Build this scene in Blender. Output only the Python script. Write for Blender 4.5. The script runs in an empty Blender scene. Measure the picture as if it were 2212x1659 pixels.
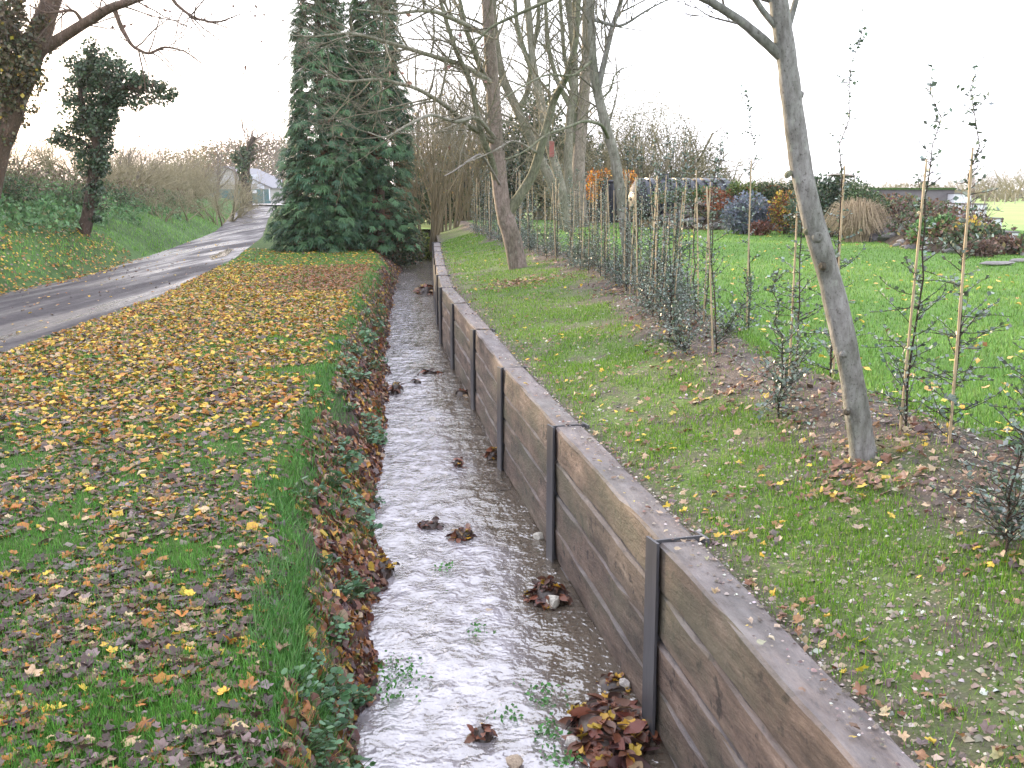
import bpy, math, random
import numpy as np

# ------------------------------------------------------------------ camera, sky, sun, exposure
S = bpy.context.scene
COL = S.collection
rng = np.random.default_rng(11)
random.seed(11)
FPX, CX, CY, CAMZ = 2300.0, 1106.0, 829.5, 2.67          # reference frame 2212 x 1659
PITCH = math.atan2(419.5, FPX)
SP, CP = math.sin(PITCH), math.cos(PITCH)

cam = bpy.data.cameras.new('camera')
cam.sensor_width = 36.0
cam.lens = FPX / 2212.0 * 36.0
cam.clip_start, cam.clip_end = 0.05, 6000.0
camo = bpy.data.objects.new('camera', cam)
COL.objects.link(camo)
camo.location = (0, 0, CAMZ)
camo.rotation_euler = (math.pi / 2 - PITCH, 0, 0)
S.camera = camo

SUN_AZ, SUN_EL = math.radians(-40.0), math.radians(6.5)   # azimuth from +Y towards +X
world = bpy.data.worlds.new('World')
S.world = world
world.use_nodes = True
wn = world.node_tree.nodes
wl = world.node_tree.links
sky = wn.new('ShaderNodeTexSky')
sky.sky_type = 'NISHITA'
sky.sun_disc = False
sky.sun_elevation = SUN_EL
sky.sun_rotation = SUN_AZ
sky.air_density = 1.0
sky.dust_density = 2.5
veil = wn.new('ShaderNodeMixRGB')
veil.inputs[0].default_value = 0.70
veil.inputs[2].default_value = (8.5, 8.65, 9.9, 1)       # thin even cloud over the clear sky
wl.new(sky.outputs[0], veil.inputs[1])
wl.new(veil.outputs[0], wn['Background'].inputs[0])
wn['Background'].inputs[1].default_value = 0.12

sun = bpy.data.lights.new('sun', 'SUN')
sun.energy = 3.2
sun.angle = math.radians(1.2)
sun.color = (1.0, 0.76, 0.48)
suno = bpy.data.objects.new('sun', sun)
COL.objects.link(suno)
suno.rotation_euler = (math.pi / 2 - SUN_EL, 0, math.pi - SUN_AZ)

S.view_settings.view_transform = 'Standard'
S.view_settings.look = 'None'
S.view_settings.gamma = 1.0
S.view_settings.exposure = 1.78
S.view_settings.use_curve_mapping = False
S.cycles.max_bounces = 5
S.cycles.diffuse_bounces = 3
S.cycles.glossy_bounces = 3
S.cycles.transmission_bounces = 3
S.cycles.volume_bounces = 0
S.cycles.transparent_max_bounces = 8
S.cycles.use_denoising = True


# ------------------------------------------------------------------ helpers
def ray(x, y):
    u, v = x - CX, y - CY
    Y = FPX * CP - v * SP
    return u / Y, (-v * CP - FPX * SP) / Y


def PD(x, y, d):
    a, b = ray(x, y)
    return (a * d, d, CAMZ + b * d)


def PZ(x, y, z):
    a, b = ray(x, y)
    d = (z - CAMZ) / b
    return (a * d, d, z)


def tag(o, label=None, cat=None, group=None, kind=None):
    if label: o['label'] = label
    if cat: o['category'] = cat
    if group: o['group'] = group
    if kind: o['kind'] = kind
    return o


def empty(name, loc=(0, 0, 0), rz=0.0):
    o = bpy.data.objects.new(name, None)
    o.empty_display_size = 0.1
    COL.objects.link(o)
    o.location = loc
    o.rotation_euler = (0, 0, rz)
    return o


def obj(name, mesh, parent=None, loc=(0, 0, 0), rot=(0, 0, 0), scale=1.0):
    o = bpy.data.objects.new(name, mesh)
    COL.objects.link(o)
    o.location = loc
    o.rotation_euler = rot
    o.scale = (scale, scale, scale) if not hasattr(scale, '__len__') else scale
    if parent is not None:
        o.parent = parent
    return o


def hash2(ix, iy, seed):
    h = (ix.astype(np.int64) * 374761393 + iy.astype(np.int64) * 668265263 + seed * 2147483647) & 0xFFFFFFFF
    h = ((h ^ (h >> 13)) * 1274126177) & 0xFFFFFFFF
    h = h ^ (h >> 16)
    return (h & 0xFFFF) / 65535.0


def vnoise(x, y, seed=0):
    x = np.asarray(x, float); y = np.asarray(y, float)
    ix, iy = np.floor(x), np.floor(y)
    fx, fy = x - ix, y - iy
    fx = fx * fx * (3 - 2 * fx); fy = fy * fy * (3 - 2 * fy)
    a = hash2(ix, iy, seed); b = hash2(ix + 1, iy, seed)
    c = hash2(ix, iy + 1, seed); d = hash2(ix + 1, iy + 1, seed)
    return (a * (1 - fx) + b * fx) * (1 - fy) + (c * (1 - fx) + d * fx) * fy


def fbm(x, y, seed=0, oct=3):
    r, a, t = 0.0, 1.0, 0.0
    for k in range(oct):
        r = r + a * vnoise(np.asarray(x) * 2 ** k, np.asarray(y) * 2 ** k, seed + k)
        t += a; a *= 0.5
    return r / t


class MB:
    """collects triangles and quads (numpy) and links them as one mesh"""
    def __init__(self):
        self.V, self.T, self.Q, self.C, self.n = [], [], [], [], 0

    def add(self, V, T=None, Q=None, C=None):
        V = np.asarray(V, float).reshape(-1, 3)
        if T is not None and len(T): self.T.append(np.asarray(T, np.int64).reshape(-1, 3) + self.n)
        if Q is not None and len(Q): self.Q.append(np.asarray(Q, np.int64).reshape(-1, 4) + self.n)
        self.V.append(V)
        if C is not None:
            C = np.asarray(C, float)
            if C.ndim == 1: C = np.repeat(C[None, :], len(V), 0)
            self.C.append(C)
        self.n += len(V)

    def mesh(self, name, mat, smooth=False):
        V = np.concatenate(self.V) if self.V else np.zeros((0, 3))
        T = np.concatenate(self.T) if self.T else np.zeros((0, 3), np.int64)
        Q = np.concatenate(self.Q) if self.Q else np.zeros((0, 4), np.int64)
        me = bpy.data.meshes.new(name)
        me.vertices.add(len(V)); me.vertices.foreach_set('co', V.astype(np.float32).ravel())
        nl = len(T) * 3 + len(Q) * 4
        me.loops.add(nl)
        me.loops.foreach_set('vertex_index', np.concatenate([T.ravel(), Q.ravel()]).astype(np.int32))
        me.polygons.add(len(T) + len(Q))
        st = np.concatenate([np.arange(len(T)) * 3, len(T) * 3 + np.arange(len(Q)) * 4]).astype(np.int32)
        me.polygons.foreach_set('loop_start', st)
        me.polygons.foreach_set('use_smooth', np.full(len(T) + len(Q), smooth))
        if self.C:
            C = np.concatenate(self.C)
            at = me.color_attributes.new('col', 'FLOAT_COLOR', 'POINT')
            at.data.foreach_set('color', np.concatenate([C, np.ones((len(C), 1))], 1).astype(np.float32).ravel())
        me.update(calc_edges=True)
        me.validate()
        if mat: me.materials.append(mat)
        return me

    def build(self, name, mat, parent=None, smooth=False, **kw):
        return obj(name, self.mesh(name, mat, smooth), parent, **kw)


def box(mb, x0, x1, y0, y1, z0, z1, C=None):
    V = [(x, y, z) for z in (z0, z1) for y in (y0, y1) for x in (x0, x1)]
    Q = [(0, 2, 3, 1), (4, 5, 7, 6), (0, 1, 5, 4), (2, 6, 7, 3), (0, 4, 6, 2), (1, 3, 7, 5)]
    mb.add(V, Q=Q, C=C)


def tube(mb, pts, rad, sides=6, C=None, cap=True):
    P = np.asarray(pts, float); R = np.asarray(rad, float); n = len(P)
    t = np.gradient(P, axis=0)
    t /= np.linalg.norm(t, axis=1)[:, None] + 1e-9
    m = t.mean(0)
    ref = np.array([1.0, 0.13, 0.07]) if abs(m[2]) > 0.6 * np.linalg.norm(m) else np.array([0.05, 0.08, 1.0])
    a = np.cross(t, ref); a /= np.linalg.norm(a, axis=1)[:, None] + 1e-9
    b = np.cross(t, a)
    th = np.arange(sides) * 2 * math.pi / sides
    V = P[:, None, :] + R[:, None, None] * (np.cos(th)[None, :, None] * a[:, None, :] + np.sin(th)[None, :, None] * b[:, None, :])
    i = np.arange(n - 1)[:, None] * sides; j = np.arange(sides)[None, :]; k = (j + 1) % sides
    Q = np.stack([i + j, i + k, i + sides + k, i + sides + j], -1).reshape(-1, 4)
    T = []
    if cap:
        T = [(n * sides - sides, n * sides - sides + q, n * sides - sides + q + 1) for q in range(1, sides - 1)]
    mb.add(V.reshape(-1, 3), T=T, Q=Q, C=C)


def unit(v):
    v = np.asarray(v, float)
    return v / (np.linalg.norm(v, axis=-1, keepdims=True) + 1e-9)


def frames(d, up=None, roll=None):
    """right-handed frames with Y along d; Z as near 'up' as it can be; roll about Y"""
    d = unit(d); n = len(d)
    if up is None: up = np.tile([0, 0, 1.0], (n, 1))
    up = up + 1e-3 * np.array([0.3, 0.7, 0.2])
    x = unit(np.cross(d, up)); z = np.cross(x, d)
    if roll is not None:
        c, s = np.cos(roll)[:, None], np.sin(roll)[:, None]
        x, z = x * c + z * s, z * c - x * s
    return x, d, z


def scatter(mb, TV, TT, pos, fr, scale, colors=None):
    TV = np.asarray(TV, float); TT = np.asarray(TT)
    X, Y, Z = fr; n, k = len(pos), len(TV)
    sc = np.asarray(scale, float).reshape(-1, 1, 1) if np.ndim(scale) else scale
    V = (TV[None, :, 0:1] * X[:, None, :] + TV[None, :, 1:2] * Y[:, None, :] + TV[None, :, 2:3] * Z[:, None, :]) * sc + pos[:, None, :]
    Tn = (TT[None] + (np.arange(n) * k)[:, None, None]).reshape(-1, TT.shape[1])
    C = np.repeat(colors, k, 0) if colors is not None else None
    if TT.shape[1] == 3: mb.add(V.reshape(-1, 3), T=Tn, C=C)
    else: mb.add(V.reshape(-1, 3), Q=Tn, C=C)


def pal(colors, weights, n, jit=0.18, r=None):
    r = r or rng
    c = np.asarray(colors, float); w = np.asarray(weights, float)
    k = r.choice(len(c), n, p=w / w.sum())
    out = c[k] * (1 + jit * r.standard_normal((n, 1)) + 0.06 * r.standard_normal((n, 3)))
    return np.clip(out, 0.004, 0.9)


# ------------------------------------------------------------------ materials
def new_mat(name):
    m = bpy.data.materials.new(name); m.use_nodes = True
    nt = m.node_tree
    return m, nt, nt.nodes['Principled BSDF'], nt.nodes['Material Output']


def noise_node(nt, scale, detail=4, stretch=None, coord='Object', rough=0.6):
    tc = nt.nodes.new('ShaderNodeTexCoord')
    src = tc.outputs[coord]
    if coord == 'Geo':
        pass
    if stretch:
        mp = nt.nodes.new('ShaderNodeMapping'); mp.inputs['Scale'].default_value = stretch
        nt.links.new(src, mp.inputs[0]); src = mp.outputs[0]
    n = nt.nodes.new('ShaderNodeTexNoise')
    n.inputs['Scale'].default_value = scale; n.inputs['Detail'].default_value = detail
    n.inputs['Roughness'].default_value = rough
    nt.links.new(src, n.inputs['Vector'])
    return n


def ramp(nt, src, stops):
    r = nt.nodes.new('ShaderNodeValToRGB')
    e = r.color_ramp.elements
    e[0].position, e[0].color = stops[0][0], (*stops[0][1], 1)
    e[1].position, e[1].color = stops[-1][0], (*stops[-1][1], 1)
    for p, c in stops[1:-1]:
        q = e.new(p); q.color = (*c, 1)
    nt.links.new(src, r.inputs[0])
    return r


def add_bump(nt, bsdf, src, strength, dist):
    b = nt.nodes.new('ShaderNodeBump')
    b.inputs['Strength'].default_value = strength; b.inputs['Distance'].default_value = dist
    nt.links.new(src, b.inputs['Height']); nt.links.new(b.outputs[0], bsdf.inputs['Normal'])
    return b


def attr_mat(name, rough=0.6, transl=0.0, spec=0.4, vary=None, bump=None, sheen=0.0):
    m, nt, b, out = new_mat(name)
    a = nt.nodes.new('ShaderNodeAttribute'); a.attribute_name = 'col'
    src = a.outputs['Color']
    if vary:
        n = noise_node(nt, vary[0], 3)
        r = ramp(nt, n.outputs[0], [(0.3, (vary[1],) * 3), (0.7, (vary[2],) * 3)])
        mx = nt.nodes.new('ShaderNodeMixRGB'); mx.blend_type = 'MULTIPLY'; mx.inputs[0].default_value = 1
        nt.links.new(src, mx.inputs[1]); nt.links.new(r.outputs[0], mx.inputs[2]); src = mx.outputs[0]
    nt.links.new(src, b.inputs['Base Color'])
    b.inputs['Roughness'].default_value = rough
    b.inputs['Specular IOR Level'].default_value = spec
    if bump:
        n = noise_node(nt, bump[0], 4); add_bump(nt, b, n.outputs[0], bump[1], bump[2])
    if transl > 0:
        t = nt.nodes.new('ShaderNodeBsdfTranslucent'); nt.links.new(src, t.inputs[0])
        mx = nt.nodes.new('ShaderNodeMixShader'); mx.inputs[0].default_value = transl
        nt.links.new(b.outputs[0], mx.inputs[1]); nt.links.new(t.outputs[0], mx.inputs[2])
        nt.links.new(mx.outputs[0], out.inputs[0])
    return m


def noise_mat(name, stops, scale, rough=0.85, bump=None, stretch=None, detail=6, spec=0.3, second=None, metallic=0.0):
    m, nt, b, out = new_mat(name)
    n = noise_node(nt, scale, detail, stretch)
    r = ramp(nt, n.outputs[0], stops)
    src = r.outputs[0]
    if second:                                              # (scale, lo, hi) broad multiply
        n2 = noise_node(nt, second[0], 4)
        r2 = ramp(nt, n2.outputs[0], [(0.3, second[1]), (0.7, second[2])])
        mx = nt.nodes.new('ShaderNodeMixRGB'); mx.blend_type = 'MULTIPLY'; mx.inputs[0].default_value = 1
        nt.links.new(src, mx.inputs[1]); nt.links.new(r2.outputs[0], mx.inputs[2]); src = mx.outputs[0]
    nt.links.new(src, b.inputs['Base Color'])
    b.inputs['Roughness'].default_value = rough
    b.inputs['Specular IOR Level'].default_value = spec
    b.inputs['Metallic'].default_value = metallic
    if bump:
        nb = noise_node(nt, bump[0], 6, stretch); add_bump(nt, b, nb.outputs[0], bump[1], bump[2])
    return m


M_grass = attr_mat('grass_blade', 0.55, 0.3, 0.3)
M_leaf = attr_mat('fallen_leaf', 0.5, 0.18, 0.45, vary=(60, 0.75, 1.15))
M_wetleaf = attr_mat('wet_leaf', 0.33, 0.1, 0.5, vary=(50, 0.65, 1.2), bump=(70, 0.4, 0.004))
M_hedge = attr_mat('hedge_leaf', 0.38, 0.15, 0.55)
M_foliage = attr_mat('foliage', 0.5, 0.25, 0.4)
M_conifer = attr_mat('conifer_spray', 0.55, 0.18, 0.35)
M_twig = attr_mat('twig', 0.8, 0.0, 0.25)
M_stone = attr_mat('stone', 0.7, 0.0, 0.35, vary=(14, 0.6, 1.25), bump=(40, 0.6, 0.01))
def bark_mat():
    m, nt, b, out = new_mat('bark')
    a = nt.nodes.new('ShaderNodeAttribute'); a.attribute_name = 'col'; src = a.outputs['Color']
    for sc, st, lo, hi, c0, c1 in [(4.0, (1, 1, .5), .38, .62, (.70, .72, .62), (1.18, 1.14, 1.10)), (30, (1, 1, .35), .36, .64, (.62, .60, .58), (1.15, 1.15, 1.15)), (85, (1, 1, .8), .30, .44, (.45, .42, .40), (1.03, 1.03, 1.03))]:
        n = noise_node(nt, sc, 5, st); r = ramp(nt, n.outputs[0], [(lo, c0), (hi, c1)])
        mx = nt.nodes.new('ShaderNodeMixRGB'); mx.blend_type = 'MULTIPLY'; mx.inputs[0].default_value = 1
        nt.links.new(src, mx.inputs[1]); nt.links.new(r.outputs[0], mx.inputs[2]); src = mx.outputs[0]
    # pale lichen spots
    v = noise_node(nt, 13, 6); vr = ramp(nt, v.outputs[0], [(.60, (0, 0, 0)), (.70, (.5, .5, .5))])
    mx = nt.nodes.new('ShaderNodeMixRGB'); nt.links.new(vr.outputs[0], mx.inputs[0]); nt.links.new(src, mx.inputs[1]); mx.inputs[2].default_value = (.30, .32, .26, 1)
    nt.links.new(mx.outputs[0], b.inputs['Base Color'])
    b.inputs['Roughness'].default_value = .8; b.inputs['Specular IOR Level'].default_value = .25
    nb = noise_node(nt, 45, 6, (1, 1, .5)); add_bump(nt, b, nb.outputs[0], .8, .01)
    return m


M_bark = bark_mat()

M_lawn = noise_mat('lawn_soil', [(0.3, (0.030, 0.050, 0.012)), (0.7, (0.07, 0.13, 0.022))], 6, 0.95, (60, 0.8, 0.02))
M_lawn2 = noise_mat('bright_lawn', [(0.3, (0.075, 0.155, 0.025)), (0.7, (0.13, 0.24, 0.042))], 9, 0.9, (90, 0.6, 0.02),
                    second=(0.5, (0.8, 0.85, 0.8), (1.1, 1.1, 1.05)))
M_bankgreen = noise_mat('bank_green', [(0.3, (0.05, 0.10, 0.028)), (0.7, (0.11, 0.20, 0.055))], 3, 0.95, (25, 1, 0.05),
                        second=(0.35, (0.6, 0.6, 0.6), (1.15, 1.15, 1.15)))
M_field = noise_mat('field_grass', [(0.3, (0.20, 0.30, 0.08)), (0.7, (0.30, 0.40, 0.12))], 0.2, 0.95)
M_far = noise_mat('far_ground', [(0.3, (0.08, 0.11, 0.05)), (0.7, (0.14, 0.16, 0.08))], 0.02, 0.95)
M_mud = noise_mat('bank_mud', [(0.3, (0.035, 0.026, 0.02)), (0.7, (0.085, 0.06, 0.042))], 9, 0.75, (45, 1, 0.02))
M_bed = noise_mat('stream_bed', [(0.3, (0.12, 0.090, 0.062)), (0.5, (0.24, 0.185, 0.13)), (0.72, (0.36, 0.30, 0.23))], 16, 0.7, (30, 1, 0.03))
M_cane = noise_mat('bamboo', [(0.3, (0.27, 0.20, 0.12)), (0.7, (0.45, 0.36, 0.23))], 12, 0.5, stretch=(6, 6, 1))


def soil_mat():
    """sown bank: brown stony soil with pale grit and thin green"""
    m, nt, b, out = new_mat('stony_soil')
    n = noise_node(nt, 7, 6)
    r = ramp(nt, n.outputs[0], [(0.3, (0.045, 0.034, 0.028)), (0.55, (0.095, 0.072, 0.056)), (0.75, (0.15, 0.118, 0.09))])
    g = noise_node(nt, 2.1, 5)
    gr = ramp(nt, g.outputs[0], [(0.34, (0, 0, 0)), (0.52, (1, 1, 1))])
    gc = noise_node(nt, 26, 3)
    gcr = ramp(nt, gc.outputs[0], [(0.35, (0.052, 0.085, 0.013)), (0.65, (0.11, 0.18, 0.024))])
    mx = nt.nodes.new('ShaderNodeMixRGB')
    at = nt.nodes.new('ShaderNodeAttribute'); at.attribute_name = 'col'
    ml = nt.nodes.new('ShaderNodeMath'); ml.operation = 'MULTIPLY'
    nt.links.new(gr.outputs[0], ml.inputs[0]); nt.links.new(at.outputs['Fac'], ml.inputs[1])
    nt.links.new(ml.outputs[0], mx.inputs[0]); nt.links.new(r.outputs[0], mx.inputs[1]); nt.links.new(gcr.outputs[0], mx.inputs[2])
    v = nt.nodes.new('ShaderNodeTexVoronoi'); v.inputs['Scale'].default_value = 48
    tc = nt.nodes.new('ShaderNodeTexCoord'); nt.links.new(tc.outputs['Object'], v.inputs['Vector'])
    vr = ramp(nt, v.outputs['Distance'], [(0.16, (1, 1, 1)), (0.24, (0, 0, 0))])
    mx2 = nt.nodes.new('ShaderNodeMixRGB'); nt.links.new(vr.outputs[0], mx2.inputs[0])
    nt.links.new(mx.outputs[0], mx2.inputs[1]); mx2.inputs[2].default_value = (0.30, 0.25, 0.19, 1)
    nt.links.new(mx2.outputs[0], b.inputs['Base Color'])
    b.inputs['Roughness'].default_value = 0.9
    nb = noise_node(nt, 55, 6); add_bump(nt, b, nb.outputs[0], 1.0, 0.02)
    return m


def road_mat():
    m, nt, b, out = new_mat('wet_track')
    n = noise_node(nt, 5, 8)
    r = ramp(nt, n.outputs[0], [(0.3, (0.022, 0.018, 0.020)), (0.6, (0.048, 0.040, 0.042)), (0.8, (0.085, 0.070, 0.070))])
    nt.links.new(r.outputs[0], b.inputs['Base Color'])
    w = noise_node(nt, 0.7, 6, stretch=(2.2, 0.16, 1))
    wr = ramp(nt, w.outputs[0], [(0.36, (0.16,) * 3), (0.50, (0.50,) * 3), (0.62, (0.80,) * 3)])
    nt.links.new(wr.outputs[0], b.inputs['Roughness'])
    b.inputs['Specular IOR Level'].default_value = 0.34
    nb = noise_node(nt, 14, 9, stretch=(1, .5, 1)); add_bump(nt, b, nb.outputs[0], 0.8, 0.05)
    return m


def water_mat(name='stream_water', strength=0.48, ior=2.9, riffle=True):
    m, nt, b, out = new_mat(name)
    nt.nodes.remove(b)
    gl = nt.nodes.new('ShaderNodeBsdfGlossy'); gl.inputs['Roughness'].default_value = 0.03
    tr = nt.nodes.new('ShaderNodeBsdfTransparent'); tr.inputs[0].default_value = (0.84, 0.76, 0.62, 1)
    fr = nt.nodes.new('ShaderNodeFresnel'); fr.inputs[0].default_value = ior
    mx = nt.nodes.new('ShaderNodeMixShader')
    n1 = noise_node(nt, 4.6, 3, stretch=(1.1, 1.0, 1), rough=0.5); n2 = noise_node(nt, 27, 2, stretch=(1.1, 1.0, 1), rough=0.4)
    ad = nt.nodes.new('ShaderNodeMath'); ad.operation = 'MULTIPLY_ADD'; ad.inputs[1].default_value = 0.22
    nt.links.new(n2.outputs[0], ad.inputs[0]); nt.links.new(n1.outputs[0], ad.inputs[2])
    bp = nt.nodes.new('ShaderNodeBump'); bp.inputs['Strength'].default_value = strength; bp.inputs['Distance'].default_value = 0.11
    nt.links.new(ad.outputs[0], bp.inputs['Height'])
    for s in (gl, fr): nt.links.new(bp.outputs[0], s.inputs['Normal'])
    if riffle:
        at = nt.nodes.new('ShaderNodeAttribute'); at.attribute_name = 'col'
        df = nt.nodes.new('ShaderNodeBsdfDiffuse'); df.inputs[0].default_value = (0.56, 0.54, 0.60, 1)  # aerated water, with the bright sky reflection put in as pale diffuse colour
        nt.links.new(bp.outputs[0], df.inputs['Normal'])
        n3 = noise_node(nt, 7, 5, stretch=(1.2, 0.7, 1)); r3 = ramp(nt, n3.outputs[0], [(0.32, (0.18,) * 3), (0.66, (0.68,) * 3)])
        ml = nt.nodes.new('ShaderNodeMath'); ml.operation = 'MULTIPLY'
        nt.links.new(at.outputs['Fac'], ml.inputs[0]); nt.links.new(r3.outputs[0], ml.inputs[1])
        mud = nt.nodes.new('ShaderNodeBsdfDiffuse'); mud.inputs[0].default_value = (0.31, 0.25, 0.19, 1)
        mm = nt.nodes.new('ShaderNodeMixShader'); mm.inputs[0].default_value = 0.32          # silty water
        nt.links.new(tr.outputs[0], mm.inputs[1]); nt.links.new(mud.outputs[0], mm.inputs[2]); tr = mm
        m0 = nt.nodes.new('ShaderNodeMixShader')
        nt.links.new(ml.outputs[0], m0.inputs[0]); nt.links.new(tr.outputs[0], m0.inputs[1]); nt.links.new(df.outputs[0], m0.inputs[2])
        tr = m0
    nt.links.new(fr.outputs[0], mx.inputs[0]); nt.links.new(tr.outputs[0], mx.inputs[1]); nt.links.new(gl.outputs[0], mx.inputs[2])
    nt.links.new(mx.outputs[0], out.inputs[0])
    return m


def sleeper_mat():
    m, nt, b, out = new_mat('weathered_sleeper')
    info = nt.nodes.new('ShaderNodeObjectInfo')
    tc = nt.nodes.new('ShaderNodeTexCoord')
    ofs = nt.nodes.new('ShaderNodeVectorMath'); ofs.operation = 'MULTIPLY_ADD'
    comb = nt.nodes.new('ShaderNodeCombineXYZ')
    for i in range(3): nt.links.new(info.outputs['Random'], comb.inputs[i])
    ofs.inputs[1].default_value = (37, 53, 71); nt.links.new(comb.outputs[0], ofs.inputs[0]); nt.links.new(tc.outputs['Object'], ofs.inputs[2])
    def nz(scale, stretch, det=6):
        mp = nt.nodes.new('ShaderNodeMapping'); mp.inputs['Scale'].default_value = stretch
        nt.links.new(ofs.outputs[0], mp.inputs[0])
        n = nt.nodes.new('ShaderNodeTexNoise'); n.inputs['Scale'].default_value = scale; n.inputs['Detail'].default_value = det
        n.inputs['Roughness'].default_value = 0.65
        nt.links.new(mp.outputs[0], n.inputs['Vector']); return n
    a = nz(5, (0.9, 3.0, 1.6))
    r = ramp(nt, a.outputs[0], [(0.33, (0.034, 0.024, 0.019)), (0.47, (0.098, 0.070, 0.055)), (0.58, (0.155, 0.113, 0.089)), (0.70, (0.28, 0.220, 0.180))])
    tint = ramp(nt, info.outputs['Random'], [(0.0, (0.86, 0.82, 0.78)), (0.5, (1.05, 0.98, 0.93)), (1.0, (0.95, 1.0, 0.90))])
    mx = nt.nodes.new('ShaderNodeMixRGB'); mx.blend_type = 'MULTIPLY'; mx.inputs[0].default_value = 1
    nt.links.new(r.outputs[0], mx.inputs[1]); nt.links.new(tint.outputs[0], mx.inputs[2])
    # dark pits
    p = nz(24, (1, 1, 0.45), 3)
    pr = ramp(nt, p.outputs[0], [(0.33, (0.16, 0.14, 0.13)), (0.42, (1, 1, 1))])
    mx2 = nt.nodes.new('ShaderNodeMixRGB'); mx2.blend_type = 'MULTIPLY'; mx2.inputs[0].default_value = 0.9
    nt.links.new(mx.outputs[0], mx2.inputs[1]); nt.links.new(pr.outputs[0], mx2.inputs[2])
    # green algae film in blotches
    g = nz(1.6, (1, 1, 1), 5)
    grm = ramp(nt, g.outputs[0], [(0.46, (0, 0, 0)), (0.62, (0.65, 0.65, 0.65))])
    mx3 = nt.nodes.new('ShaderNodeMixRGB'); nt.links.new(grm.outputs[0], mx3.inputs[0])
    nt.links.new(mx2.outputs[0], mx3.inputs[1]); mx3.inputs[2].default_value = (0.066, 0.068, 0.040, 1)
    # trodden, bleached upper face
    ge = nt.nodes.new('ShaderNodeNewGeometry'); sx = nt.nodes.new('ShaderNodeSeparateXYZ'); nt.links.new(ge.outputs['True Normal'], sx.inputs[0])
    upr = ramp(nt, sx.outputs['Z'], [(0.45, (0, 0, 0)), (0.85, (0.62, 0.62, 0.62))])
    mx4 = nt.nodes.new('ShaderNodeMixRGB'); nt.links.new(upr.outputs[0], mx4.inputs[0])
    nt.links.new(mx3.outputs[0], mx4.inputs[1])
    tn = nz(9, (1, 1, 1), 6); tr_ = ramp(nt, tn.outputs[0], [(0.35, (0.11, 0.098, 0.10)), (0.65, (0.27, 0.25, 0.25))])
    nt.links.new(tr_.outputs[0], mx4.inputs[2])
    nt.links.new(mx4.outputs[0], b.inputs['Base Color'])
    b.inputs['Roughness'].default_value = 0.72
    nb = nz(42, (0.8, 1, 1), 8)
    add_bump(nt, b, nb.outputs[0], 1.0, 0.02)
    return m


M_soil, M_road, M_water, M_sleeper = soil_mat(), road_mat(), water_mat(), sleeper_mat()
M_puddle = water_mat('puddle_water', 0.03, 1.6, False)
M_steel = noise_mat('post_steel', [(0.3, (0.045, 0.045, 0.050)), (0.7, (0.115, 0.113, 0.120))], 5, 0.45, (60, 0.2, 0.003),
                    stretch=(1, 1, 0.15), spec=0.5, metallic=0.35)
M_tank = noise_mat('tank_plastic', [(0.3, (0.016, 0.020, 0.030)), (0.7, (0.028, 0.034, 0.048))], 3, 0.38, spec=0.5)

# ------------------------------------------------------------------ ground curves (all as x over y)
def curve(pts):
    a = np.array(sorted(pts), float)
    return lambda y: np.interp(y, a[:, 0], a[:, 1])


def pz(pl, z):
    return [(q[1], q[0]) for q in (PZ(x, y, z) for x, y in pl)]


ZL = 0.70                                                   # left lawn
x_wall = curve([(-8, 2.75), (2.3, 1.10), (4.93, 0.714), (7.50, 0.314), (10.05, -0.085), (12.84, -0.45), (15.9, -0.873),
                (18.56, -1.226), (21.75, -1.52), (26, -1.87), (30.5, -2.22), (35, -2.56), (48, -3.6), (150, -6)])
x_strm = curve([(-8, 1.1), (2.0, -0.42)] + pz([(765, 1659), (790, 1480), (803, 1200), (815, 1000), (835, 850), (832, 740), (850, 620), (868, 578)], 0.0)
               + [(44, -5.4), (48, -6.4), (150, -8)])
x_edge = curve([(-8, 0.3), (2.0, -0.66)] + pz([(612, 1600), (604, 1400), (645, 1000), (722, 800), (793, 620), (822, 566)], ZL)
               + [(40, -5.2), (48, -7.0), (150, -9)])
_e0, _s0 = x_edge, x_strm
x_strm = lambda y: _s0(y) + 0.26 * (fbm(np.asarray(y) * 1.6, np.asarray(y) * 0 + 3.3, 101) - 0.5)
x_edge = lambda y: np.minimum(_e0(y) + 0.30 * (fbm(np.asarray(y) * 0.8, np.asarray(y) * 0 + 7.7, 103) - 0.5), x_strm(y) - 0.22)
x_roadr = curve([(-8, -5.6), (12.9, -6.3), (20, -6.7), (32, -8.3), (48, -11.1), (70, -15.8), (107, -23.2), (125, -26.5), (160, -30)])
x_roadl = curve([(-8, -9.6), (12, -9.9), (22, -10.4), (26, -10.45), (36, -11.9), (54, -14.9), (75, -19.6), (107, -26.5), (125, -31.5), (160, -36)])
x_row = curve([(-8, 3.6), (3, 2.75), (5.5, 2.28), (8.6, 1.75), (12, 1.75), (15.4, 1.75), (20.6, 1.2), (30, -0.25), (38, -1.35), (48, -2.4), (150, -4)])
WT = 0.20                                                   # wall thickness


def z_road(x, y):
    c = (x_roadl(y) + x_roadr(y)) / 2
    return 0.60 + np.clip((y - 50) / 60, 0, 1) * 0.66 + 0.03 * (fbm(x * 1.1, y * 0.35, 3) - 0.5) + 0.02 * np.cos((x - c) * 2.4)


def z_lawn(x, y):
    e = np.clip((x_edge(y) - x) / 0.22, 0, 1)
    return ZL + 0.05 * (fbm(x * 0.7, y * 0.7, 5) - 0.5) - 0.07 * (1 - e) ** 2 + np.clip((y - 50) / 60, 0, 1) * 0.6


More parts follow.
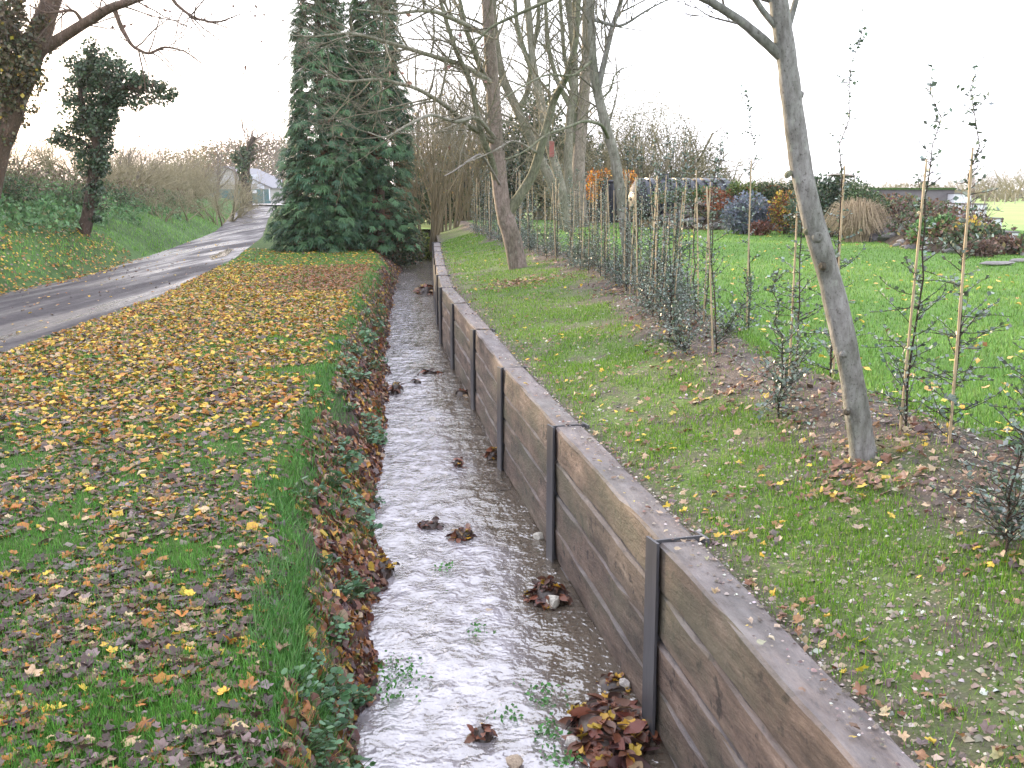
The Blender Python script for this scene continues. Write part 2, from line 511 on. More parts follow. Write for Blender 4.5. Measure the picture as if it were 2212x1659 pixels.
def z_lbank(x, y):
    """slope from lawn edge down into the stream"""
    s = np.clip((x - x_edge(y)) / (x_strm(y) - x_edge(y)), 0, 1.35)
    zt = z_lawn(x_edge(y), y)
    return zt + (0.0 - zt) * (s ** 1.25) + 0.09 * (fbm(x * 3.1, y * 1.7, 9) - 0.5) * np.clip(s * 4, 0, 1) * np.clip((1.3 - s) * 3, 0, 1) - 0.08 * np.clip(s - 1, 0, 1) / 0.35


def z_right(x, y):
    t = np.clip((x - x_wall(y) - WT) / (x_row(y) - x_wall(y) - WT), 0, 1)
    far = np.clip((x - x_row(y)) / 10, 0, 1)
    return 0.965 + 0.36 * t ** 1.15 + 0.10 * far + 0.05 * (fbm(x * 1.3, y * 0.9, 13) - 0.5) * np.clip(t * 4, 0, 1)


def bank_h(y):
    return np.interp(y, [-8, 30, 45, 62, 90, 160], [3.9, 3.7, 2.7, 1.6, 1.0, 0.6])


def z_left(x, y):
    s = np.clip(x_roadl(y) - 0.1 - x, 0, 200)
    h = bank_h(y)
    z = h * (1 - np.exp(-s / (1.05 * h + 0.6))) + np.clip(s - 9, 0, 200) * 0.02
    return z_road(x_roadl(y), y) - 0.03 + z + 0.25 * (fbm(x * 0.6, y * 0.6, 21) - 0.5) * np.clip(s / 1.5, 0, 1)


def turf(x, y):
    """how well the sown grass has taken: bare along the hedge row and thin in the near corner"""
    t = (x - x_wall(y) - WT) / (x_row(y) - x_wall(y) - WT)
    n = fbm(x * 2.0, y * 1.6, 95)
    g = np.clip((0.90 - t + 0.55 * (n - 0.5)) / 0.22, 0, 1) + np.clip((t - 1.22 + 0.3 * (n - .5)) / 0.12, 0, 1)
    near = np.interp(y, [3, 5, 7.5], [0.55, 0.75, 1.0])
    return np.clip(g, 0, 1) * np.clip(near + 0.9 * (n - 0.42), 0.1, 1) * np.clip((t + 0.02) * 6, 0, 1)


def rows(*segs):
    out = [segs[0][0]]
    for a, b, st in segs:
        out += list(np.arange(a + st, b + 1e-6, st))
    return np.array(out)


def strip(name, ys, xa, xb, nx, zf, mat, pw=1.0):
    t = np.linspace(0, 1, nx + 1) ** pw
    Y = np.repeat(ys[:, None], nx + 1, 1)
    A, B = xa(ys)[:, None], xb(ys)[:, None]
    X = A + (B - A) * t[None, :]
    Z = zf(X, Y)
    n = nx + 1
    i = np.arange(len(ys) - 1)[:, None] * n; j = np.arange(nx)[None, :]
    Q = np.stack([i + j, i + j + 1, i + n + j + 1, i + n + j], -1).reshape(-1, 4)
    mb = MB(); mb.add(np.stack([X, Y, Z], -1).reshape(-1, 3), Q=Q)
    o = mb.build(name, mat, smooth=True)
    o['kind'] = 'structure'
    return o


YS = rows((-8, 2, 0.5), (2, 14, 0.12), (14, 40, 0.3), (40, 150, 1.0))
YN = rows((-8, 2, 0.5), (2, 14, 0.12), (14, 48, 0.3))
strip('track', YS, x_roadl, x_roadr, 34, z_road, M_road)
strip('lawn', YS, lambda y: x_roadr(y) - 0.05, x_edge, 46, lambda x, y: z_lawn(x, y) - np.clip(0.3 - (x - x_roadr(y)), 0, .3) * 0.3, M_lawn)
strip('stream_bank', YN, x_edge, lambda y: x_strm(y) + 0.22, 18, z_lbank, M_mud)
strip('stream_bed', YN, lambda y: x_strm(y) + 0.05, lambda y: x_wall(y) + 0.05, 22,
      lambda x, y: -0.11 + 0.07 * (fbm(x * 5, y * 5, 31) - 0.5), M_bed)
sbk = strip('sown_bank', YN, lambda y: x_wall(y) + WT - 0.05, lambda y: x_row(y) + 0.45, 40, z_right, M_soil)
co = np.zeros(len(sbk.data.vertices) * 3, np.float32); sbk.data.vertices.foreach_get('co', co); co = co.reshape(-1, 3)
at = sbk.data.color_attributes.new('col', 'FLOAT_COLOR', 'POINT')
at.data.foreach_set('color', np.repeat(turf(co[:, 0], co[:, 1])[:, None], 4, 1).astype(np.float32).ravel())
strip('right_lawn', YN, lambda y: x_row(y) + 0.42, lambda y: y * 0 + 16.0, 40, z_right, M_lawn2, 1.4)
strip('roadside_bank', rows((-8, 14, 1.0), (14, 70, 0.5), (70, 160, 1.5)), lambda y: x_roadl(y) + 0.12, lambda y: x_roadl(y) - 24, 44, z_left, M_bankgreen, 1.7)
strip('hillside_field', rows((-8, 160, 6.0)), lambda y: x_roadl(y) - 23.5, lambda y: x_roadl(y) - 260, 20, lambda x, y: z_left(x, y) - 0.05, M_field)
strip('meadow', rows((-8, 47, 5.0)), lambda y: y * 0 + 15.8, lambda y: y * 0 + 420, 30, lambda x, y: 1.40 - np.clip((x - 15.8) / 12, 0, 1) * 0.42, M_field)
strip('far_meadow', rows((47, 420, 8.0)), lambda y: -6.2 - 0.02 * y, lambda y: y * 0 + 420, 40, lambda x, y: 0.98 + 0 * x, M_field)
gb = MB()
gb.add([(-3000, -300, -1.4), (3000, -300, -1.4), (3000, 4000, -1.4), (-3000, 4000, -1.4)], Q=[(0, 1, 2, 3)])
gb.build('ground', M_far)['kind'] = 'structure'

# water surface
yw = rows((-8, 2.5, 0.3), (2.5, 9, 0.028), (9, 18, 0.06), (18, 47.5, 0.16))
def z_water(x, y):
    s = x - x_strm(y); w = np.clip((x_wall(y) - x) / 0.35, 0, 1)
    fast = 0.45 + 0.55 * w
    z = 0.022 * (fbm(x * 7, y * 3.6, 41, 3) - 0.5) + 0.012 * (fbm(x * 19, y * 11, 47, 2) - 0.5)
    steps = 0.02 * np.sin(y * 2.1 + 1.2 * np.sin(x * 2.3) + 2.5 * vnoise(x * 1.2, y * 0.5, 4))
    return z * (1.0 + 0.35 * w) * fast + steps * 0.6
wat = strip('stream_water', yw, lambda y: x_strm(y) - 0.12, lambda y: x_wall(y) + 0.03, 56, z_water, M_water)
co = np.zeros(len(wat.data.vertices) * 3, np.float32); wat.data.vertices.foreach_get('co', co); co = co.reshape(-1, 3)
dw = x_wall(co[:, 1]) - co[:, 0]                             # sky sheen painted on broken water in the middle, calm shallows by the wall
riffle_sheen = np.clip((dw - 0.10 - 0.5 * fbm(co[:, 0] * 1.3, co[:, 1] * 0.8, 52)) / 0.30, 0, 1) * np.clip(0.35 + 1.1 * fbm(co[:, 0] * 2.0, co[:, 1] * 1.1, 57), 0, 1)
riffle_sheen *= np.interp(co[:, 1], [2, 20, 30, 36], [1, 1, 0.6, 0.2])
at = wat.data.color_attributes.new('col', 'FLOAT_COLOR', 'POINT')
at.data.foreach_set('color', np.repeat(riffle_sheen[:, None], 4, 1).astype(np.float32).ravel())

# puddles on the track
def puddle(cx, cy, L, W, seed):
    th = np.linspace(0, 2 * math.pi, 40, endpoint=False)
    r = 0.7 + 0.6 * vnoise(th * 1.6, th * 0 + seed, seed)
    yy = cy + L * r * np.sin(th); xx = cx + W * r * np.cos(th) * (0.7 + 0.6 * vnoise(th * 3, th * 0, seed + 3)) + (x_roadl(yy) - x_roadl(np.array(cy)))
    z = z_road(xx, yy).max() * 0 + z_road(xx, yy) + 0.012
    mb = MB()
    V = np.concatenate([[[cx, cy, z.mean() + 0.004]], np.stack([xx, yy, z], 1)])
    mb.add(V, T=[(0, i + 1, (i + 1) % 40 + 1) for i in range(40)])
    return mb.build('puddle', M_puddle)
for k, (x, y, L, W) in enumerate([(478, 548, 2.4, 0.22), (425, 603, 1.6, 0.12)]):
    p = PZ(x, y, 0.61)
    o = puddle(p[0], p[1], L, W, k + 2)
    tag(o, kind='structure')

# ------------------------------------------------------------------ retaining wall: sleepers between steel posts
post_y = [-0.3, 2.33, 4.93, 7.50, 10.05, 12.84, 15.9, 18.56, 21.3, 24.0, 26.7, 29.4, 32.1, 34.8]
wall = empty('retaining_wall', (float(x_wall(4.93)), 4.93, 0))
tag(wall, 'low retaining wall of weathered brown sleepers slotted between dark steel posts beside the stream', 'wall')
wx0, wy0 = float(x_wall(4.93)), 4.93


def sleeper_mesh(L, h, t, seed, top=False):
    n = 15
    xs = np.linspace(0, L, n)
    e = 0.015
    pr = np.array([(0, -h / 2 + e), (0.0, h / 2 - e), (e * 0.9, h / 2), (t - e, h / 2), (t, h / 2 - e), (t, -h / 2 + e), (t - e, -h / 2), (e * 0.9, -h / 2)])
    V = []
    for i, x in enumerate(xs):
        w = pr.copy()
        j = 0.017 * (vnoise(np.arange(8) * 2.3 + seed, np.full(8, i * 0.8), seed) - 0.5)
        k = 0.020 * (vnoise(np.arange(8) * 0.2 + seed, np.full(8, i * 0.35), seed + 7) - 0.5)
        w[:, 0] += j; w[:, 1] += k
        if i in (0, n - 1): w = w * 0.985
        V += [(x, a, b) for a, b in w]
    Q = []
    for i in range(n - 1):
        for j in range(8):
            Q.append((i * 8 + j, i * 8 + (j + 1) % 8, i * 8 + 8 + (j + 1) % 8, i * 8 + 8 + j))
    mb = MB(); mb.add(V, Q=Q + [], T=[(0, q + 1, q) for q in range(1, 7)] + [((n - 1) * 8, (n - 1) * 8 + q, (n - 1) * 8 + q + 1) for q in range(1, 7)])
    return mb.mesh('sleeper', M_sleeper, smooth=False)


SM = [sleeper_mesh(1.0, 1.0 * 0.252, 0.2, s) for s in range(6)]
pmb = MB()
box(pmb, -0.062, 0.062, -0.044, -0.030, -0.3, 1.002)        # front flange
box(pmb, -0.006, 0.006, -0.0298, 0.2228, -0.3, 0.999)       # web
box(pmb, -0.062, 0.062, 0.223, 0.237, -0.3, 1.0)            # rear flange
PM = pmb.mesh('post', M_steel)
dirs = []
for i, y in enumerate(post_y):
    y2 = post_y[min(i + 1, len(post_y) - 1)]; y1 = post_y[max(i - 1, 0)]
    a = math.atan2(y2 - y1, float(x_wall(y2) - x_wall(y1)))
    o = obj('post', PM, wall, (float(x_wall(y)) - wx0, y - wy0, -0.002 + 0.01 * random.uniform(-1, 1)), (0, 0, a + math.pi + 0.16), (1, 1, 1))
    # local +y of the post must face into the bank
for i in range(len(post_y) - 1):
    ya, yb = post_y[i], post_y[i + 1]
    pa = np.array([float(x_wall(ya)), ya]); pb = np.array([float(x_wall(yb)), yb])
    dv = pb - pa; L = np.linalg.norm(dv); ang = math.atan2(dv[1], dv[0])
    for k in range(5):
        zc = 0.874 - 0.25 * k
        h = 0.243 / 0.252
        # run from far to near so the local +y points away from the stream
        st = pb - dv / L * 0.008
        o = obj('sleeper', SM[(i * 7 + k * 3) % 6], wall, (st[0] - wx0, st[1] - wy0, zc + random.uniform(-0.004, 0.004)),
                (random.uniform(-0.03, 0.03), random.uniform(-0.004, 0.004), ang + math.pi), (L - 0.016, 1.0, h))

# ------------------------------------------------------------------ branching plants
def wander(p, d, length, r0, r1, nseg, wob, up, rnd):
    """a wandering polyline; up>0 bends upward, <0 droops"""
    pts, rad = [list(p)], [r0]
    d = list(d); st = length / nseg
    for i in range(nseg):
        d = [d[0] + rnd.gauss(0, wob), d[1] + rnd.gauss(0, wob), d[2] + rnd.gauss(0, wob) + up / nseg]
        m = math.sqrt(d[0] ** 2 + d[1] ** 2 + d[2] ** 2); d = [q / m for q in d]
        pts.append([pts[-1][q] + d[q] * st for q in range(3)])
        rad.append(r0 + (r1 - r0) * (i + 1) / nseg)
    return pts, rad, d


def rand_perp(d, rnd, spread):
    while True:
        v = [rnd.gauss(0, 1) for _ in range(3)]
        k = sum(a * b for a, b in zip(v, d))
        v = [a - k * b for a, b in zip(v, d)]
        m = math.sqrt(sum(a * a for a in v))
        if m > 0.1: break
    c, s = math.cos(spread), math.sin(spread)
    return [d[q] * c + v[q] / m * s for q in range(3)]


def grow(mb, p, d, length, r, level, rnd, prm, tips=None, col=(0.2, 0.18, 0.15)):
    nseg = 6 if level > 1 else 4
    pts, rad, de = wander(p, d, length, r, r * prm.get('taper', 0.35), nseg, prm['wob'], prm['up'][min(level, len(prm['up']) - 1)], rnd)
    sides = 6 if r > 0.04 else (4 if r > 0.012 else 3)
    c = np.array(col) * (0.8 + 0.4 * rnd.random())
    tube(mb, pts, rad, sides, C=c, cap=False)
    if tips is not None and level <= 1:
        tips += pts[1:]
    if level == 0: return
    n = prm['n'][min(level, len(prm['n']) - 1)]
    for k in range(n):
        t = (0.2 + 0.8 * (k + rnd.random()) / n) * nseg
        i = min(int(t), nseg - 1); f = t - i
        q = [pts[i][m] * (1 - f) + pts[i + 1][m] * f for m in range(3)]
        dd = [pts[i + 1][m] - pts[i][m] for m in range(3)]
        mm = math.sqrt(sum(a * a for a in dd)); dd = [a / mm for a in dd]
        rr = rad[i] * (1 - f) + rad[i + 1] * f
        grow(mb, q, rand_perp(dd, rnd, rnd.uniform(0.45, 1.0) * prm.get('ang', 1)), length * rnd.uniform(0.42, 0.72) * prm.get('len', 1) * (1.15 - 0.4 * t / nseg),
             max(rr * 0.55, prm.get('rmin', 0.003)), level - 1, rnd, prm, tips, col)


LEAF_D = np.array([(0, 0, 0), (-0.36, 0.5, 0.07), (0, 1, -0.05), (0.36, 0.5, 0.07), (0, 0.5, -0.02)])   # folded leaf
LEAF_T = np.array([(0, 4, 1), (4, 2, 1), (0, 3, 4), (3, 2, 4)])
LEAF_Q = np.array([(0, 0, 0), (-0.33, 0.5, 0.1), (0, 1, -0.05), (0.33, 0.5, 0.1)])
LEAF_QT = np.array([(0, 2, 1), (0, 3, 2)])


def leaves_at(mb, pos, r, size, cols, weights, up=0.3, tmpl=(LEAF_Q, LEAF_QT), jit=0.2):
    n = len(pos)
    d = r.standard_normal((n, 3)); d[:, 2] += up
    fr = frames(d, roll=r.uniform(-1.5, 1.5, n))
    scatter(mb, tmpl[0], tmpl[1], np.asarray(pos), fr, size * r.uniform(0.6, 1.25, n), pal(cols, weights, n, jit, r))


BARK_GREY = (0.195, 0.195, 0.19)
BARK_GREEN = (0.155, 0.165, 0.115)


# ------------------------------------------------------------------ leaves on the ground
def maple(seed, simple=False):
    r = random.Random(seed)
    if simple:
        A = [(-90, .18), (-30, .75), (10, .60), (50, .92), (90, 1.0), (130, .92), (170, .60), (210, .75)]
    else:
        A = [(-90, .12), (-52, .50), (-28, .76), (-8, .58), (22, .90), (42, .80), (58, .62), (76, .88), (90, 1.02), (104, .88), (122, .62), (138, .80), (158, .90), (188, .58), (208, .76), (232, .50)]
    V = [(0, 0.0, 0.05)]
    fold = r.uniform(-0.5, 0.7); curl = r.uniform(-0.8, 0.9)
    for a, q in A:
        q *= r.uniform(0.88, 1.1) * 0.55
        x, y = q * math.cos(math.radians(a)), q * math.sin(math.radians(a))
        V.append((x * (1 - 0.25 * abs(fold)), y, fold * abs(x) + curl * (y * y) + r.uniform(-0.05, 0.05)))
    n = len(A)
    T = [(0, i + 1, (i + 1) % n + 1) for i in range(n)]
    return np.array(V), np.array(T)


MAPLES = [maple(s) for s in range(8)]
MAPLES_S = [maple(s + 50, True) for s in range(5)]
C_BROWN = [(0.105, 0.070, 0.062), (0.075, 0.048, 0.042), (0.17, 0.10, 0.062), (0.38, 0.155, 0.030), (0.62, 0.40, 0.05), (0.46, 0.32, 0.19), (0.20, 0.15, 0.14)]
W_NEAR = [30, 24, 17, 12, 4, 8, 12]
W_MID = [11, 9, 20, 26, 20, 10, 4]
W_FAR = [2, 4, 16, 42, 32, 8, 1]


def normals(zf, x, y, e=0.03):
    gx = (zf(x + e, y) - zf(x - e, y)) / (2 * e); gy = (zf(x, y + e) - zf(x, y - e)) / (2 * e)
    return unit(np.stack([-gx, -gy, np.ones_like(gx)], 1))


def lay(mb, tm, x, y, zf, size, colors, lift=(0.004, 0.03), tilt=0.35, r=None):
    r = r or rng
    n = len(x)
    nz = normals(zf, x, y) + r.standard_normal((n, 3)) * tilt * 0.6
    a = r.uniform(0, 2 * math.pi, n)
    d = np.stack([np.cos(a), np.sin(a), r.normal(0, tilt * 0.5, n)], 1)
    d = d - unit(nz) * (d * unit(nz)).sum(1, keepdims=True)
    fr = frames(d, nz)
    pos = np.stack([x, y, zf(x, y) + r.uniform(*lift, n)], 1)
    which = r.integers(0, len(tm), n)
    for k, (tv, tt) in enumerate(tm):
        m = which == k
        scatter(mb, tv, tt, pos[m], tuple(f[m] for f in fr), size[m], colors[m])


def sample(n, y0, y1, xa, xb, power, r=None):
    """y with density ~ y^-power between y0 and y1, x uniform between two curves"""
    r = r or rng
    u = r.random(n); q = 1 - power
    y = (y0 ** q + u * (y1 ** q - y0 ** q)) ** (1 / q)
    a, b = xa(y), xb(y)
    return a + (b - a) * r.random(n), y


def view_left(y):
    """left limit worth filling: the visible wedge plus a step to the side"""
    return np.maximum(x_roadr(y) + 0.1, -0.52 * y - 1.6)


# 300 nearest leaves as individuals, the mass as one object
lv = MB()
xs, ys = sample(50000, 2.7, 11.0, view_left, x_edge, 1.55)
keep = rng.random(len(xs)) < np.clip((fbm(xs * 2.2, ys * 1.6, 61) - 0.22) * 2.6, 0.12, 1) * np.clip(1.25 * fbm(xs * 7, ys * 7, 3) + 0.25, 0, 1) * np.clip((x_edge(ys) - xs) / 0.22, 0.15, 1) * np.interp(ys, [3, 6, 9, 11], [0.85, 0.95, 1.0, 0.5])
xs, ys = xs[keep], ys[keep]
wsel = np.clip((ys - 5.5) / 5.5 + 0.25 * rng.standard_normal(len(ys)), 0, 1)
cn, cm = pal(C_BROWN, W_NEAR, len(xs)), pal(C_BROWN, W_MID, len(xs))
cc = np.where((rng.random(len(xs)) < wsel)[:, None], cm, cn)
sz = np.clip(0.050 * np.exp(rng.normal(0, 0.36, len(xs))), 0.022, 0.105)
order = np.argsort(ys + 0.35 * np.abs(xs))
infr = (np.abs(xs / ys) < 0.47) & (ys > 3.35)
first = [i for i in order if infr[i]][:300]
rest = np.ones(len(xs), bool); rest[first] = False
for tm_, mk in ((MAPLES, rest & (ys < 5.6)), (MAPLES_S, rest & (ys >= 5.6))):
    lay(lv, tm_, xs[mk], ys[mk], z_lawn, sz[mk], cc[mk], lift=(-0.004, 0.020), tilt=0.38)
x2, y2 = sample(32000, 8.0, 28.3, view_left, lambda y: x_edge(y) + 0.05, 1.05)
keep = fbm(x2 * 1.6, y2 * 1.2, 65) + 0.25 * (rng.random(len(x2)) - .5) > 0.30 - np.clip((y2 - 12) / 8, 0, 1) * 0.1 + np.clip((y2 - 26.8) / 2, 0, 1) * 0.5 + np.clip(0.3 - (x_edge(y2) - x2), 0, .3) * 0.7
keep &= rng.random(len(x2)) < np.clip((y2 - 7.8) / 4, 0, 1)
x2, y2 = x2[keep], y2[keep]
w = np.clip((y2 - 10) / 9 + 0.3 * rng.standard_normal(len(y2)), 0, 1)
red = ((y2 > 21) & (x2 > x_edge(y2) - 2.2 + 0.5 * rng.standard_normal(len(y2))))
c2 = np.where((rng.random(len(x2)) < w)[:, None], pal(C_BROWN, W_FAR, len(x2)), pal(C_BROWN, W_MID, len(x2)))
c2[red] = pal([(0.26, 0.095, 0.04), (0.34, 0.15, 0.05), (0.19, 0.09, 0.06)], [4, 3, 3], int(red.sum()))
lay(lv, MAPLES_S, x2, y2, z_lawn, rng.uniform(0.045, 0.10, len(x2)), c2, tilt=0.45)
# sparse under the conifers, on the track and along its far side
x3, y3 = sample(900, 28, 36, lambda y: x_roadr(y) + .1, x_edge, 1.01)
lay(lv, MAPLES_S, x3, y3, z_lawn, rng.uniform(0.06, 0.11, 900), pal(C_BROWN, W_FAR, 900))
tag(lv.build('leaf_litter', M_leaf), 'carpet of fallen yellow and brown maple leaves over the left lawn', 'leaves', kind='stuff')
lm = []
for k in range(24):
    c = pal(C_BROWN, W_NEAR, 1)[0]
    mb = MB(); tv, tt = MAPLES[k % 8]; mb.add(tv, T=tt, C=c)
    lm.append((mb.mesh('fallen_leaf', M_leaf), c))
for i in first:
    me, c = lm[random.randrange(24)]
    o = obj('fallen_leaf', me, None, (xs[i], ys[i], float(z_lawn(xs[i], ys[i])) + 0.012 + 0.02 * random.random()),
            (random.gauss(0, 0.25), random.gauss(0, 0.25), random.uniform(0, 6.28)), float(sz[i]))
    if c[0] > 0.4: lb = 'pale yellow or tan fallen maple leaf on the nearest grass left of the stream'
    elif c[0] > 0.24: lb = 'orange brown fallen maple leaf on the nearest grass left of the stream'
    else: lb = 'dull purplish brown fallen maple leaf on the nearest grass left of the stream'
    tag(o, lb, 'leaf', 'fallen leaves on the near left lawn')

rl = MB()
x4, y4 = sample(420, 12, 45, x_roadl, x_roadr, 1.01)
lay(rl, MAPLES_S, x4, y4, z_road, rng.uniform(0.05, 0.09, 420), pal(C_BROWN, [1, 3, 4, 4, 8, 5, 1], 420), lift=(0.006, 0.02), tilt=0.15)
x4, y4 = sample(1900, 18, 33, lambda y: x_roadl(y) - 1.9, lambda y: x_roadl(y) + 0.3, 1.01)
lay(rl, MAPLES_S, x4, y4, z_left, rng.uniform(0.06, 0.1, 1900), pal(C_BROWN, W_FAR, 1900), lift=(0.02, 0.1))
tag(rl.build('track_leaves', M_leaf), 'yellow leaves scattered along the muddy track and its grassy far verge', 'leaves', kind='stuff')

bl = MB()
x5, y5 = sample(21000, 2.6, 41, x_edge, lambda y: x_strm(y) + 0.04, 1.3)
sb = (x5 - x_edge(y5)) / (x_strm(y5) - x_edge(y5))
keep = fbm(x5 * 2.4, y5 * 1.6, 71) + 0.25 * (rng.random(len(x5)) - .5) > 0.50 - 0.20 * np.clip(sb, 0, 1)
x5, y5 = x5[keep], y5[keep]
lay(bl, MAPLES_S, x5, y5, z_lbank, rng.uniform(0.05, 0.11, len(x5)), pal([(0.17, 0.07, 0.045), (0.11, 0.06, 0.05), (0.27, 0.11, 0.035), (0.50, 0.30, 0.05), (0.40, 0.27, 0.17), (0.14, 0.10, 0.095)], [26, 24, 18, 9, 9, 14], len(x5)), lift=(0.005, 0.05), tilt=0.6)
tag(bl.build('bank_leaves', M_leaf), 'red brown leaves lodged on the steep bank left of the stream', 'leaves', kind='stuff')

gl = MB()
x6, y6 = sample(2000, 2.6, 34, lambda y: x_wall(y) + WT + 0.02, lambda y: x_row(y) + 0.2, 1.15)
drift = (x6 - x_wall(y6) - WT < 0.30 + 0.12 * np.sin(y6)) | (fbm(x6 * 1.2, y6 * 1.2, 83) > 0.5)
x6, y6 = x6[drift], y6[drift]
lay(gl, MAPLES, x6, y6, z_right, rng.uniform(0.032, 0.065, len(x6)), pal([(0.62, 0.42, 0.05), (0.30, 0.16, 0.07), (0.19, 0.09, 0.05), (0.45, 0.32, 0.19), (0.14, 0.10, 0.09)], [22, 22, 20, 22, 14], len(x6)), tilt=0.5)
x6, y6 = sample(520, 5, 37, lambda y: x_row(y) + 0.4, lambda y: np.minimum(y * 0.5 + 1.5, 11), 0.7)
lay(gl, MAPLES_S, x6, y6, z_right, rng.uniform(0.05, 0.09, len(x6)), pal([(0.70, 0.50, 0.07), (0.55, 0.36, 0.09), (0.40, 0.22, 0.08)], [6, 3, 1], len(x6)), lift=(0.03, 0.05))
xq, yq = sample(1500, 3.2, 26, lambda y: x_row(y) - 0.55, lambda y: x_row(y) + 0.35, 1.2)
lay(gl, MAPLES_S, xq, yq, z_right, rng.uniform(0.03, 0.075, 1500), pal([(0.24, 0.14, 0.085), (0.15, 0.085, 0.06), (0.38, 0.28, 0.18), (0.10, 0.07, 0.06), (0.50, 0.34, 0.06)], [4, 5, 3, 4, 0.8], 1500), tilt=0.5)
for (px, py, zz, rad, n) in [(1118, 590, 1.28, .75, 260), (1870, 1000, 1.3, .32, 60), (1560, 830, 1.3, .5, 70), (1366, 620, 1.33, .5, 90)]:
    c = PZ(px, py, zz); qx, qy = c[0] + rng.normal(0, rad * .5, n), c[1] + rng.normal(0, rad * .6, n)
    lay(gl, MAPLES, qx, qy, z_right, rng.uniform(0.04, 0.09, n), pal([(0.26, 0.14, 0.08), (0.17, 0.09, 0.06), (0.40, 0.29, 0.18), (0.55, 0.38, 0.07)], [4, 4, 3, 1.5], n), tilt=0.5)
tag(gl.build('scattered_leaves', M_leaf), 'yellow and tan leaves scattered over the right bank and lawn', 'leaves', kind='stuff')
wlv = MB()
yy = rng.uniform(3, 30, 420); xx = x_wall(yy) + rng.uniform(0.03, WT + 0.08, 420)
lay(wlv, MAPLES_S, xx, yy, lambda x, y: 1.004 + 0 * x, rng.uniform(0.018, 0.05, 420), pal([(0.30, 0.2, 0.12), (0.17, 0.10, 0.07), (0.42, 0.33, 0.24), (0.5, 0.36, 0.08)], [4, 4, 4, 1], 420), lift=(0.0, 0.008), tilt=0.2)
tag(wlv.build('wall_top_litter', M_leaf), 'small brown leaf scraps lying along the top of the wall', 'leaves', kind='stuff')

# ------------------------------------------------------------------ grass
BL3 = np.array([(-0.5, 0, 0), (0.5, 0, 0), (-0.35, 0.08, 0.55), (0.35, 0.08, 0.55), (0, 0.30, 1.0)])
BL3T = np.array([(0, 1, 3), (0, 3, 2), (2, 3, 4)])
BL1 = np.array([(-0.5, 0, 0), (0.5, 0, 0), (0, 0.28, 1.0)])
BL1T = np.array([(0, 1, 2)])


def grass(mb, x, y, zf, h, w, cols, weights, near=True, lean=0.35, r=None):
    r = r or rng
    n = len(x)
    a = r.uniform(0, 2 * math.pi, n)
    tilt = r.normal(0, lean, n)
    X = np.stack([np.cos(a), np.sin(a), 0 * a], 1)
    Zv = unit(np.stack([-np.sin(a) * tilt, np.cos(a) * tilt, np.ones(n)], 1) + r.normal(0, lean * 0.5, (n, 3)) * [1, 1, 0.2])
    Yv = np.cross(Zv, X)
    pos = np.stack([x, y, zf(x, y) - 0.004], 1)
    tv, tt = (BL3, BL3T) if near else (BL1, BL1T)
    n_, k = n, len(tv)
    V = tv[None, :, 0:1] * X[:, None] * w[:, None, None] + tv[None, :, 1:2] * Yv[:, None] * h[:, None, None] + tv[None, :, 2:3] * Zv[:, None] * h[:, None, None] + pos[:, None]
    T = (tt[None] + (np.arange(n) * k)[:, None, None]).reshape(-1, 3)
    mb.add(V.reshape(-1, 3), T=T, C=np.repeat(pal(cols, weights, n, 0.2, r), k, 0))


G_DEEP = [(0.055, 0.165, 0.022), (0.080, 0.235, 0.030), (0.125, 0.29, 0.045), (0.17, 0.24, 0.065)]
gm = MB()
x, y = sample(120000, 2.6, 10, view_left, lambda y: x_edge(y) + 0.03, 1.7)
patch = fbm(x * 2.2, y * 1.6, 61)
k = rng.random(len(x)) < np.clip(1.4 - patch * 0.9, 0.5, 1)
x, y = x[k], y[k]
for mk, nr in ((y < 5.5, True), (y >= 5.5, False)):
    grass(gm, x[mk], y[mk], z_lawn, rng.uniform(0.025, 0.06, mk.sum()), rng.uniform(0.003, 0.006, mk.sum()) * (1 if nr else 1.3), G_DEEP, [3, 5, 3, 0.6], near=nr)
x, y = sample(60000, 10, 36, view_left, lambda y: x_edge(y) + 0.03, 1.1)
grass(gm, x, y, z_lawn, rng.uniform(0.03, 0.065, len(x)), rng.uniform(0.007, 0.013, len(x)), G_DEEP + [(0.16, 0.28, 0.04)], [1, 4, 5, 1, 5], near=False)
# long tufts along the lip of the bank
x, y = sample(15000, 2.6, 26, lambda y: x_edge(y) - 0.22, lambda y: x_edge(y) + 0.16, 1.5)
k = rng.random(len(x)) < np.clip((fbm(x * 1.9, y * 1.3, 77) - 0.36) * 4, 0.05, 1)
x, y = x[k], y[k]
zl2 = lambda a, b: np.where(a < x_edge(b), z_lawn(a, b), z_lbank(a, b))
grass(gm, x, y, zl2, rng.uniform(0.05, 0.13, len(x)), rng.uniform(0.003, 0.006, len(x)) * (1 + y / 14), [(0.05, 0.15, 0.03), (0.085, 0.21, 0.05), (0.13, 0.24, 0.08)], [3, 4, 2], lean=0.55)
x, y = sample(26000, 2.6, 34, lambda y: x_edge(y) - 0.05, lambda y: x_strm(y) - 0.02, 1.4)
sb = (x - x_edge(y)) / (x_strm(y) - x_edge(y))
k = rng.random(len(x)) < np.clip((fbm(x * 2.2, y * 1.4, 79) - 0.34 - 0.12 * sb) * 4, 0.04, 1)
x, y = x[k], y[k]
grass(gm, x, y, z_lbank, rng.uniform(0.04, 0.12, len(x)), rng.uniform(0.003, 0.006, len(x)) * (1 + y / 12), [(0.055, 0.165, 0.03), (0.09, 0.23, 0.05), (0.14, 0.27, 0.08)], [3, 4, 2], lean=0.6)
tag(gm.build('lawn_grass', M_grass), 'short green grass showing between the fallen leaves', 'grass', kind='stuff')

